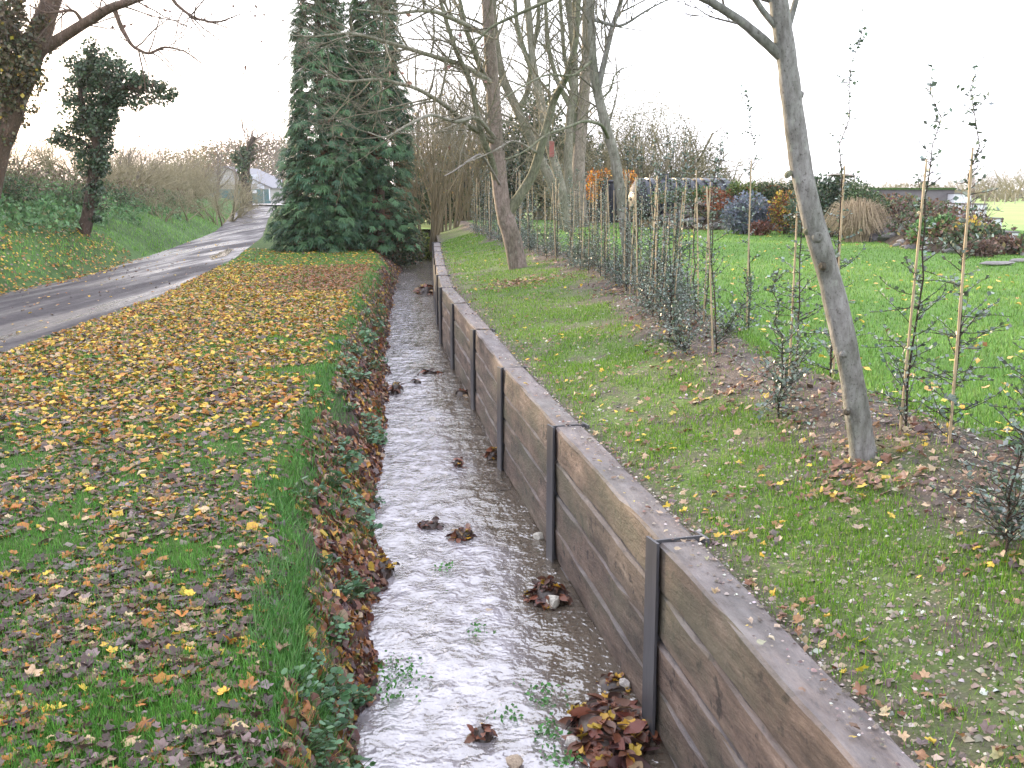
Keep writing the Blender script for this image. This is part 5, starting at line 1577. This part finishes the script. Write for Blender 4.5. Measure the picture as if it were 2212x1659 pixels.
leafy('holly_tree', 'rounded dark evergreen behind the thick pale trunk', PD(1225, 450, 50), [(0, 0, 1.8, 1.6, 1.3, 1.9), (1.4, 0, 1.5, 1.3, 1, 1.5)], 5000, 0.17, G1, [4, 4, 1], 'tree', seed=5)
# willowy half bare thicket behind the tank
for i, (px, d, s) in enumerate([(1290, 46, 2.2), (1335, 45, 2.5), (1390, 46, 2.5), (1435, 46, 2.3), (1480, 45, 1.9), (1515, 44, 1.4), (1545, 43, 0.9)]):
    p = PD(px, 455, d)
    t = leafy('thicket_shrub', ['bushy olive thicket shrub left of the orange beech', 'tall olive thicket shrub over the orange beech', 'tall olive thicket shrub above the left end of the tank', 'olive thicket shrub above the middle of the tank', 'olive thicket shrub above the right end of the tank', 'smaller olive thicket shrub where the thicket slopes down', 'lowest olive thicket shrub at the right end of the thicket'][i],
              (p[0], p[1], 1.2), [(0, .4, 1.05 * s, 0.95 * s, .6, 1.1 * s), (.3, .4, 1.9 * s, .6 * s, .5, .6 * s)], 5200, 0.065, [(0.10, 0.105, 0.06), (0.14, 0.15, 0.08), (0.07, 0.08, 0.045), (0.26, 0.23, 0.10)], [4, 4, 3, 0.8], group='thicket behind the tank', seed=20 + i, stem=False, tmpl=(LEAF_Q, LEAF_QT))
    obj('branches', BUSH[i % 3][0], t, scale=s * 1.15); obj('branches', BUSH[(i + 1) % 3][0], t, rot=(0, 0, 2.1), scale=s * 0.9)
# tangle of tan scrub closing the view behind the sycamores
for i, px in enumerate([885, 930, 975, 1020, 1065, 1105, 1150, 1195, 1240]):
    p = PD(px, 450, 53 + 2 * (i % 3))
    put_bush(p[0], p[1], 1.0, 2.5 + 0.5 * ((i * 7) % 3), i % 3, 'tan bare scrub bush closing the view behind the sycamore trunks', 'scrub behind the sycamores', leaves=True)
# bare trees in the background
bt = [(905, 56, 1.0, 'bare background tree rising behind the right conifer'), (960, 60, 1.0, 'bare background tree behind the coppiced stems'), (1010, 58, 0.95, 'bare background tree left of the forked tree'), (1065, 62, 1.05, 'bare background tree directly behind the forked tree'), (1120, 60, 0.9, 'bare background tree behind the leaning sycamore'),
      (1345, 62, 0.85, 'bare background tree above the orange beech'), (505, 92, 0.85, 'bare tree left of the barn at the end of the track'), (620, 110, 1.1, 'bare tree behind the left conifer'), (470, 96, 0.9, 'bare tree above the far hedge by the bend'), (575, 140, 1.1, 'bare tree behind the barn roof')]
for i, (px, d, s, lb) in enumerate(bt):
    p = PD(px, 440, d)
    t = tag(empty('background_tree', (p[0], p[1], 0.9), i * 1.3), lb, 'tree', 'bare background trees')
    t.scale = (s, s, s); obj('branches', BTREE[i % 4], t)
r = random.Random(4)
for i in range(34):
    px = 1560 + i * 21 + r.uniform(-8, 8); d = r.uniform(150, 185) if px > 2080 else r.uniform(165, 230)
    p = PD(px, 425, d)
    t = tag(empty('far_tree', (p[0], p[1], 0.9), r.uniform(0, 6.28)), 'hazy bare tree in the far tree line right of the rockery', 'tree', 'far tree line across the meadow')
    s = r.uniform(0.55, 0.85) * (1.2 if px > 2080 else 1.0); t.scale = (s * 4.2, s * 4.2, s * 3.6)
    obj('branches', BUSH[r.randrange(3)][0], t)
hd = MB(); r2 = np.random.default_rng(12)
n = 9000
xh = r2.uniform(20, 140, n); pos = np.stack([xh, 215 + r2.normal(0, 2, n), 0.9 + r2.random(n) * 2.2 * (0.5 + vnoise(xh * 0.1, xh * 0, 5))], 1)
leaves_at(hd, pos, r2, 0.6, [(0.10, 0.10, 0.07), (0.14, 0.12, 0.09)], [1, 1])
tag(hd.build('far_hedge', M_foliage), 'low hazy hedge under the far tree line', 'hedge', kind='stuff')

# ------------------------------------------------------------------ tank, mossy wall, beech, rockery
def zr_(x, y): return float(z_right(np.array(x), np.array(y)))


ta = np.array(PD(1379, 462, 37.5)); ta[2] = 1.62
t = tag(empty('ribbed_tank', tuple(ta), math.radians(20)), 'dark blue black ribbed plastic tank lying on its side behind the rockery', 'tank')
mb = MB()
prof = [(-0.30, 0.06), (-0.28, 0.25), (-0.16, 0.52), (-0.04, 0.66), (0.0, 0.72), (0.14, 0.72), (0.15, 0.66), (0.24, 0.66)]
xx = 0.24
while xx < 3.3:
    prof += [(xx + 0.01, 0.73), (xx + 0.22, 0.73), (xx + 0.23, 0.655), (xx + 0.36, 0.655)]; xx += 0.36
prof += [(xx + 0.05, 0.6), (xx + 0.15, 0.3), (xx + 0.16, 0.02)]
Pp = np.array([(a, 0, 0.73) for a, _ in prof])
ns = 40; th = np.arange(ns) * 2 * math.pi / ns
V = np.array([(a, q * math.cos(k), 0.73 + q * math.sin(k)) for a, q in prof for k in th])
i_ = np.arange(len(prof) - 1)[:, None] * ns; j_ = np.arange(ns)[None]; k_ = (j_ + 1) % ns
mb.add(V, Q=np.stack([i_ + j_, i_ + k_, i_ + ns + k_, i_ + ns + j_], -1).reshape(-1, 4))
mb.build('shell', M_tank, t)
mb = MB(); tube(mb, [(0.9, 0, 1.40), (0.9, 0, 1.56)], [0.22, 0.22], 18); tube(mb, [(0.9, 0, 1.56), (0.9, 0, 1.60)], [0.25, 0.25], 18)
mb.build('lid', M_tank, t)
mb = MB()
for q in (0.3, 2.6): box(mb, q, q + 0.4, -0.6, 0.6, -0.35, 0.12)
mb.build('cradle', noise_mat('cradle_block', [(0.3, (0.12, 0.11, 0.08)), (0.7, (0.2, 0.18, 0.13))], 6, 0.9, (20, .6, .02)), t)

mw = MB(); a = PD(1256, 430, 43); box(mw, 0, 3.6, 0, 0.3, 0, 1.55)
o = mw.build('garden_wall', noise_mat('dark_wall', [(0.3, (0.035, 0.030, 0.026)), (0.7, (0.08, 0.065, 0.052))], 4, 0.9, (18, 1, .03)), None, loc=(a[0], a[1], 1.3))
tag(o, 'dark low wall with mossy top behind the pale sycamore', 'wall')
ms = MB(); V = []
gx = np.linspace(-.03, 3.63, 40)
for q in gx: V += [(q, -0.03, 1.52 + .02 * random.random()), (q, 0.1, 1.58 + .04 * random.random()), (q, 0.33, 1.53)]
Q = [(i * 3 + j, i * 3 + 3 + j, i * 3 + 4 + j, i * 3 + 1 + j) for i in range(39) for j in (0, 1)]
ms.add(V, Q=Q); ms.build('moss', noise_mat('moss', [(0.3, (0.07, 0.14, 0.02)), (0.7, (0.16, 0.26, 0.03))], 20, 0.95, (60, 1, .02)), o)

ob = [(0.62, 0.27, 0.04), (0.50, 0.17, 0.03), (0.75, 0.42, 0.07), (0.30, 0.12, 0.04)]
leafy('beech_shrub', 'orange leaved beech shrub left of the dark tank', (PD(1285, 400, 40)[0], 40, 1.4), [(0, 0, 1.55, .38, .3, .42), (-.1, 0, 1.1, .25, .2, .3), (.3, 0, 1.8, .3, .2, .2)], 800, 0.10, ob, [4, 3, 3, 1], seed=41)
leafy('beech_shrub', 'second orange beech shrub close against the slender pale trunk', (PD(1358, 400, 39.5)[0], 39.5, 1.4), [(0, 0, 1.55, .40, .3, .42), (.2, 0, 1.3, .3, .2, .3)], 800, 0.10, ob, [4, 3, 3, 1], seed=42)
wb = MB(); tube(wb, [(0, 0, 0), (0, 0, .1), (0, 0, .5), (0, 0, 1.0), (0, 0, 1.42), (0, 0, 1.5)], [.34, .36, .38, .38, .36, .30], 24)
o = wb.build('water_butt', M_tank, None, loc=(PD(1310, 400, 40.3)[0], 40.3, 1.45), smooth=False)
lid = MB(); tube(lid, [(0, 0, 1.5), (0, 0, 1.54), (0, 0, 1.58)], [.38, .38, .33], 24); lid.build('lid', M_tank, o)
tag(o, 'dark blue upright barrel half hidden among orange beech leaves', 'barrel')

# rockery: earth mound with stacked stones
line = [PZ(x, y, 1.40) for x, y in [(1375, 486), (1440, 492), (1520, 496), (1600, 498), (1680, 500), (1760, 505), (1830, 512), (1900, 524), (1960, 536), (2030, 546), (2100, 550), (2170, 552), (2260, 556)]]
line = np.array(line)
seg = np.linspace(0, len(line) - 1, 60)
LX, LY = np.interp(seg, np.arange(len(line)), line[:, 0]), np.interp(seg, np.arange(len(line)), line[:, 1])
tp = np.interp(seg, [0, 3, 5, 7, 8.5, 10, 12], [1.05, 1.15, 1.05, 0.8, 0.5, 0.28, 0.15])
rk = tag(empty('rockery', (LX[20], LY[20], 1.35)), 'long rockery of grey stones and soil along the far edge of the right lawn', 'rockery')
rb = np.array(rk.location)
mb = MB(); V = []
nrm = np.stack([-np.gradient(LY), np.gradient(LX)], 1); nrm /= np.linalg.norm(nrm, axis=1)[:, None]
nrm *= np.where((nrm[:, 1:2] > 0) | (nrm[:, 0:1] > 0.5), 1, -1)
for i in range(60):
    for q, hh in [(-0.15, -0.1), (0.15, 0.30), (0.5, 0.5), (0.8, 0.88), (1.4, 1.0), (2.6, 0.95), (3.8, 0.2)]:
        qs = min(q * min(1.0, 0.35 + 0.65 * tp[i]), 3.8 if i < 30 else 1.3)
        V.append((LX[i] + nrm[i, 0] * qs * (1 + .2 * random.random()), LY[i] + nrm[i, 1] * qs, 1.35 + hh * tp[i] + 0.06 * random.gauss(0, 1)))
V = np.array(V) - rb
mb.add(V, Q=[(i * 7 + j, i * 7 + 7 + j, i * 7 + 8 + j, i * 7 + 1 + j) for i in range(59) for j in range(6)])
mb.build('mound', noise_mat('rockery_soil', [(0.3, (0.04, 0.03, 0.022)), (0.55, (0.09, 0.065, 0.045)), (0.75, (0.08, 0.10, 0.04))], 5, 0.95, (25, 1, .04)), rk, smooth=True)
r = random.Random(6)
for i in range(150):
    k = r.randrange(60); q = r.choice([0.0, 0.1, 0.2, 0.45, 0.6, 0.75])
    zz = 1.35 + tp[k] * np.interp(q, [-0.15, .15, .5, .8], [0, .35, .55, .9]) - 0.05
    s = r.uniform(0.25, 0.6) * (0.8 if LY[k] < 25 else 1.15)
    obj('stone', R_GREY[r.randrange(4)], rk, (LX[k] + nrm[k, 0] * q - rb[0], LY[k] + nrm[k, 1] * q - rb[1], zz - rb[2]), (r.gauss(0, .2), r.gauss(0, .2), r.uniform(0, 6.28)), (s * 1.3, s, s * 0.85))
gc = MB(); r2 = np.random.default_rng(66); n = 9000
kk = r2.integers(0, 60, n); qq = r2.choice([0.3, 0.6, 0.8, 1.0, 1.4, 2.0], n) * (0.35 + 0.65 * tp[kk]) + r2.normal(0, .12, n)
zz = 1.35 + tp[kk] * np.interp(qq / (0.35 + 0.65 * tp[kk]), [-0.15, .15, .5, .8, 1.4], [0, .32, .52, .9, 1.02]) + r2.random(n) * 0.16 - rb[2]
pos = np.stack([LX[kk] + nrm[kk, 0] * qq + r2.normal(0, .12, n) - rb[0], LY[kk] + nrm[kk, 1] * qq + r2.normal(0, .12, n) - rb[1], zz], 1)
tone = vnoise(kk * 0.5, kk * 0.0, 8)
cc_ = np.where((r2.random(n) < tone)[:, None], pal([(0.075, 0.11, 0.045), (0.11, 0.15, 0.06), (0.05, 0.08, 0.04)], [1, 1, 1], n, .2, r2), pal([(0.16, 0.09, 0.06), (0.12, 0.08, 0.06), (0.30, 0.24, 0.10)], [2, 2, .5], n, .2, r2))
scatter(gc, LEAF_Q, LEAF_QT, pos, frames(r2.standard_normal((n, 3)) + [0, 0, .5], roll=r2.normal(0, .7, n)), .11 * r2.uniform(.6, 1.3, n), cc_)
o = gc.build('ground_cover', M_foliage, rk); o['kind'] = 'stuff'
# flat paving stones at the right end of the lawn
for (x, y, s, lb) in [(2150, 568, 0.9, 'flat grey stone slab set in the lawn near the right edge'), (2205, 562, 0.7, 'small flat slab at the right edge of the lawn')]:
    o = obj('stone_slab', R_GREY[1], None, PZ(x, y, 1.44), (0, 0, 0.3), (s, s * 0.6, 0.12)); tag(o, lb, 'slab')


def RK(px, py, d): p = PD(px, py, d); return p


C_SAGE = [(0.17, 0.20, 0.24), (0.22, 0.25, 0.29), (0.12, 0.155, 0.17)]
leafy('sage_bush', 'rounded silvery blue leaved bush at the middle of the rockery', (RK(1612, 485, 31.5)[0], 31.5, 1.4), [(0, 0, .62, .68, .5, .58), (.25, -.1, .45, .5, .4, .4), (-.3, 0, .4, .45, .4, .4)], 2300, 0.13, C_SAGE, [3, 3, 2], seed=51, up=0.0, tmpl=(LEAF_D * [.7, 1, 1], LEAF_T))
leafy('autumn_shrub', 'shrub with red and yellow autumn leaves right of the silvery bush', (RK(1695, 485, 31)[0], 31, 1.4), [(0, 0, .65, .5, .4, .6), (.3, 0, .5, .35, .3, .4)], 1500, 0.10, [(0.32, 0.10, 0.05), (0.50, 0.36, 0.06), (0.14, 0.14, 0.05)], [3, 3, 3], seed=52)
leafy('red_creeper', 'rusty red creeper spilling over the top of the rockery', (RK(1560, 420, 33)[0], 33.2, 2.1), [(0, 0, .35, .55, .3, .28), (.9, 0, .42, .5, .3, .25), (-.2, -.3, -.1, .3, .2, .3), (1.6, 0, .45, .5, .3, .25)], 1700, 0.09, [(0.26, 0.085, 0.045), (0.34, 0.13, 0.06), (0.12, 0.10, 0.05)], [4, 2, 1], seed=53, stem=False)
leafy('rockery_plant', 'yellow green conifer tuft on top of the rockery left of the red creeper', (RK(1590, 400, 33)[0], 33, 2.45), [(0, 0, .25, .28, .25, .25), (.5, 0, .22, .3, .25, .22)], 900, 0.08, [(0.17, 0.21, 0.05), (0.10, 0.15, 0.05)], [1, 1], seed=54)
leafy('rockery_plant', 'green leafy clump above the tank end of the rockery', (RK(1480, 400, 34)[0], 34, 2.3), [(0, 0, .2, .5, .3, .25), (.7, 0, .25, .4, .3, .25), (-.7, 0, .1, .4, .3, .2)], 1400, 0.09, [(0.07, 0.13, 0.05), (0.12, 0.18, 0.07), (0.26, 0.15, 0.06)], [3, 3, 1], seed=55)
leafy('rockery_plant', 'dark green clump on the rockery crest left of the near grey trunk', (RK(1665, 400, 33)[0], 33, 2.4), [(0, 0, .2, .5, .3, .3), (.9, 0, .25, .5, .3, .35)], 1500, 0.10, G1 + [(0.12, 0.16, 0.07)], [2, 3, 3, 2], seed=56)
leafy('brown_clump', 'withered brown clump under the silvery bush', (RK(1640, 492, 30.6)[0], 30.5, 1.38), [(0, 0, .2, .35, .25, .2)], 420, 0.10, [(0.20, 0.08, 0.05), (0.14, 0.07, 0.05)], [1, 1], seed=57, stem=False)
C_JUN = [(0.085, 0.135, 0.055), (0.12, 0.18, 0.075), (0.16, 0.19, 0.08), (0.06, 0.10, 0.05)]
d = 28.5
mx0 = RK(1832, 380, d)[0]
leafy('ivy_mound', 'tall ivy covered mound right of the near grey trunk', (RK(1800, 500, d)[0], d + .3, 1.4), [(-.3, .3, .8, .7, .6, .85), (.35, .3, .85, .6, .6, .85), (.1, .5, 1.35, .5, .5, .35), (-.7, .2, .6, .5, .5, .7)], 4200, 0.10, [(0.05, 0.085, 0.05), (0.085, 0.125, 0.075), (0.12, 0.16, 0.11)], [3, 3, 2], seed=58)
leafy('juniper', 'green juniper sweeping down in a straight slope from the mound', (RK(1870, 500, d - .5)[0], d - .3, 1.4), [(-.25, 0, 1.15, .35, .4, .42), (.05, 0, .95, .38, .4, .42), (.35, 0, .72, .38, .4, .42), (.65, 0, .50, .36, .4, .42), (.2, 0, .45, .5, .4, .45), (.85, 0, .30, .25, .3, .32)], 4200, 0.07, C_JUN, [3, 3, 1, 2], seed=59)
cap = obj('stone_slab', R_GREY[3], None, PD(1818, 379, d + .3), (0, 0.05, 0.1), (1.1, .6, .16)); tag(cap, 'flat brown stone capping the ivy mound', 'slab')
# ornamental grass
t = tag(empty('ornamental_grass', (RK(1850, 515, 26.5)[0], 26.5, 1.4)), 'clump of withered straw coloured ornamental grass at the lawn edge', 'grass clump')
mb = MB(); r2 = np.random.default_rng(5); n = 1500
a = r2.uniform(0, 6.28, n); h = r2.uniform(.4, 1.15, n); l = r2.uniform(.05, 1.0, n)
for i in range(n):
    b0_ = (0.1 * r2.normal(), 0.1 * r2.normal(), 0)
    ex, ey = l[i] * math.cos(a[i]) * .85, l[i] * math.sin(a[i]) * .6
    tube(mb, [b0_, (b0_[0] + ex * .4, b0_[1] + ey * .4, h[i] * .75), (b0_[0] + ex * .8, b0_[1] + ey * .8, h[i] * (1 - .2 * l[i])), (b0_[0] + ex * 1.1, b0_[1] + ey * 1.1, h[i] * (.95 - .6 * l[i]))], [.006, .005, .004, .002], 3, C=np.array((0.42, 0.33, 0.22)) * r2.uniform(.6, 1.2), cap=False)
mb.build('blades', M_twig, t)
for i, (px, py, d_, lb, cols, sz, bl, n) in enumerate([
    (2095, 525, 22.5, 'yellow leaved shrub topped with dark brown flower heads near the right edge', [(0.55, 0.42, 0.07), (0.62, 0.50, 0.12), (0.13, 0.055, 0.035)], .10, [(0, 0, .33, .30, .25, .32)], 620),
    (1990, 440, 30, 'small yellow leaved shrub in front of the grey wall', [(0.55, 0.42, 0.07), (0.40, 0.34, 0.09), (0.13, 0.055, 0.035)], .11, [(0, 0, .35, .42, .3, .35)], 620),
    (2035, 530, 23.5, 'fresh green leafy shrub at the foot of the tall cane', [(0.09, 0.19, 0.06), (0.13, 0.25, 0.08), (0.06, 0.12, 0.045)], .10, [(0, 0, .35, .42, .3, .38), (-.4, 0, .3, .35, .3, .3)], 1300),
    (1985, 515, 25, 'brown and green clump beside dark rockery stones', [(0.15, 0.10, 0.075), (0.09, 0.13, 0.06)], .09, [(0, 0, .25, .4, .3, .25)], 700),
    (2120, 550, 20.5, 'withered brown mound of stems at the lawn edge near the right side', [(0.17, 0.11, 0.085), (0.12, 0.08, 0.065), (0.22, 0.15, 0.11)], .07, [(0, 0, .13, .35, .25, .16)], 900)]):
    p = RK(px, py, d_)
    leafy('border_shrub', lb, (p[0], d_, 1.42), bl, n, sz, cols, [3, 3, 2][:len(cols)], seed=70 + i, group='border shrubs by the white wall')
# bare shrub by the white wall
t = tag(empty('bare_shrub', (RK(2100, 480, 26)[0], 26, 1.6)), 'bare twiggy shrub with tall thin shoots in front of the white wall', 'shrub')
mb = MB(); rnd = random.Random(15)
for k in range(16):
    a = rnd.uniform(0, 6.28); tall = k < 5
    grow(mb, [0, 0, 0], [math.cos(a) * (.15 if tall else .8), math.sin(a) * .5, 1], 1.5 if tall else .8, .012, 2, rnd, dict(wob=.1, up=[.2, .3, .3], n=[0, 2, 3], taper=.3, ang=.6, len=.8, rmin=.003), None, (0.19, 0.13, 0.115))
mb.build('branches', M_twig, t)
# grey wall and white stepped wall
M_grey = noise_mat('grey_render', [(0.3, (0.13, 0.12, 0.12)), (0.7, (0.20, 0.185, 0.18))], 3, 0.9, (30, .4, .01))
M_white = noise_mat('white_paint', [(0.3, (0.66, 0.66, 0.68)), (0.7, (0.80, 0.80, 0.82))], 3, 0.7, (30, .2, .01))
p0, p1 = PD(1885, 410, 33), PD(2062, 412, 33)
mb = MB(); box(mb, 0, p1[0] - p0[0], 0, .25, 0, p0[2] - 1.2)
o = mb.build('garden_wall', M_grey, None, loc=(p0[0], 33, 1.2)); tag(o, 'long low grey wall beyond the juniper slope', 'wall')
mb = MB(); box(mb, -.04, p1[0] - p0[0] + .04, -.05, .30, p0[2] - 1.2 + .002, p0[2] - 1.2 + .06)
mb.build('coping', M_bankgreen, o)
ww = tag(empty('stepped_wall', (PD(2065, 440, 32)[0], 32, 1.1)), 'white painted wall stepping down towards the right edge', 'wall'); wo = np.array(ww.location)
for (xa, xb, yt, d_) in [(2062, 2100, 419, 32.5), (2093, 2132, 442, 29.5), (2117, 2165, 473, 26.5), (2138, 2200, 503, 23.8), (2168, 2260, 526, 21.5)]:
    a, b_ = PD(xa, yt, d_), PD(xb, yt, d_)
    mb = MB(); box(mb, 0, b_[0] - a[0], 0, 2.9, 0, a[2] - 1.1)
    mb.build('block', M_white, ww, loc=(a[0] - wo[0], d_ - wo[1], 0))
    mb = MB(); box(mb, -.02, b_[0] - a[0] + .02, -.03, 2.85, a[2] - 1.1 + .002, a[2] - 1.1 + .03)
    mb.build('coping', M_grey, ww, loc=(a[0] - wo[0], d_ - wo[1], 0))
# meadow fence posts by the far trees
for i in range(6):
    p = PD(2105 + 22 * i, 432, 118 + 3 * i)
    mb = MB(); tube(mb, [(0, 0, -.1), (0, 0, 1.0), (0, 0, 1.25)], [.05, .05, .03], 6, C=(0.30, 0.27, 0.24))
    o = mb.build('fence_post', M_twig, None, loc=(p[0], p[1], 0.98)); tag(o, 'pale wooden post at the far side of the meadow', 'post', 'meadow fence posts')

# ------------------------------------------------------------------ barn at the end of the track
d = 112.0
a = PD(548, 442, d); gz = 1.27
def cladding(name, c):
    return noise_mat(name, [(0.3, tuple(q * .8 for q in c)), (0.7, c)], 2.0, 0.7, stretch=(4, 4, .4))
M_cl, M_cl2, M_gd, M_rf, M_wh = cladding('grey_sheet', (0.42, 0.40, 0.38)), cladding('pale_sheet', (0.60, 0.62, 0.68)), cladding('green_sheet', (0.10, 0.19, 0.19)), cladding('roof_sheet', (0.22, 0.22, 0.24)), M_white
bx = PD(586, 442, d)[0]                                       # right corner of the gable
half = 4.6; eave = PD(0, 405, d)[2] - gz; ridge = eave + 2.05
bn = tag(empty('barn', (bx, d, gz)), 'grey clad barn with green lower doors at the end of the track', 'barn')
mb = MB()
V = [(-2 * half, 0, 0), (0, 0, 0), (0, 0, eave), (-half, 0, ridge), (-2 * half, 0, eave), (-2 * half, 14, 0), (0, 14, 0), (0, 14, eave), (-half, 14, ridge), (-2 * half, 14, eave)]
mb.add(V, Q=[(1, 6, 7, 2), (0, 4, 9, 5), (0, 1, 2, 4), (5, 9, 7, 6)], T=[(4, 2, 3), (7, 9, 8)])
mb.build('wall', M_cl, bn)
mb = MB()
for s, x0 in ((1, 0.25), (-1, -2 * half - .25)):
    ez = eave - .11
    V = [(x0, -.25, ez), (-half, -.25, ridge + .04), (-half, 14.2, ridge + .04), (x0, 14.2, ez), (x0, -.25, ez + .09), (-half, -.25, ridge + .13), (-half, 14.2, ridge + .13), (x0, 14.2, ez + .09)]
    mb.add(V, Q=[(0, 1, 2, 3), (4, 7, 6, 5), (0, 4, 5, 1), (3, 2, 6, 7), (0, 3, 7, 4)])
mb.build('roof', M_rf, bn)
def panel(x0, x1, z0, z1, m, nm, y=-.05, par=None):
    mb = MB(); box(mb, x0, x1, y, y + .045, z0, z1); return mb.build(nm, m, par or bn)
door = panel(-2 * half, -.05, 0.02, 1.45, M_gd, 'door')
panel(-2.0, -1.25, 2.0, 2.95, M_cl2, 'panel'); panel(-1.35, -.65, 1.48, 2.0, M_cl2, 'panel'); panel(-2.9, -2.1, 2.9, 3.5, M_cl2, 'panel')
panel(-1.95, -1.45, 1.05, 1.35, M_wh, 'notice', -.1, door)
panel(-.16, -.03, .3, eave - .1, M_wh, 'downpipe', -.16)
panel(-.75, -.70, 0.05, 1.3, M_cl2, 'door_edge', -.1, door)
cy = MB(); cy.add([(bx - 14, 101, 1.285), (bx + 9, 101, 1.285), (bx + 9, d + .5, 1.285), (bx - 14, d + .5, 1.285)], Q=[(0, 1, 2, 3)])
o = cy.build('concrete_yard', noise_mat('concrete', [(0.3, (0.40, 0.37, 0.35)), (0.7, (0.5, 0.47, 0.44))], 1, 0.8)); o['kind'] = 'structure'
# wooded rise behind the barn
hb = MB(); r2 = np.random.default_rng(21); n = 15000
xh = r2.uniform(-52, -20, n); yh = r2.uniform(150, 185, n)
pos = np.stack([xh, yh, 1 + (yh - 150) * .15 + r2.random(n) * 5 * (0.6 + .8 * vnoise(xh * .1, yh * .1, 3))], 1)
leaves_at(hb, pos, r2, 0.45, [(0.12, 0.11, 0.06), (0.20, 0.13, 0.07), (0.10, 0.12, 0.06)], [2, 2, 2])
tag(hb.build('far_wood', M_foliage), 'hazy autumn wood rising behind the barn', 'wood', kind='stuff')

# ------------------------------------------------------------------ damp air
hz = MB(); box(hz, -3100, 3100, -320, 4100, -2.4, 17.0)
hm = bpy.data.materials.new('damp_air'); hm.use_nodes = True
hm.node_tree.nodes.remove(hm.node_tree.nodes['Principled BSDF'])
pv = hm.node_tree.nodes.new('ShaderNodeVolumePrincipled')
pv.inputs['Color'].default_value = (0.93, 0.94, 1.0, 1)
pv.inputs['Density'].default_value = 0.00025
pv.inputs['Anisotropy'].default_value = 0.3
hm.node_tree.links.new(pv.outputs[0], hm.node_tree.nodes['Material Output'].inputs['Volume'])
ho = hz.build('haze', hm); ho['kind'] = 'stuff'
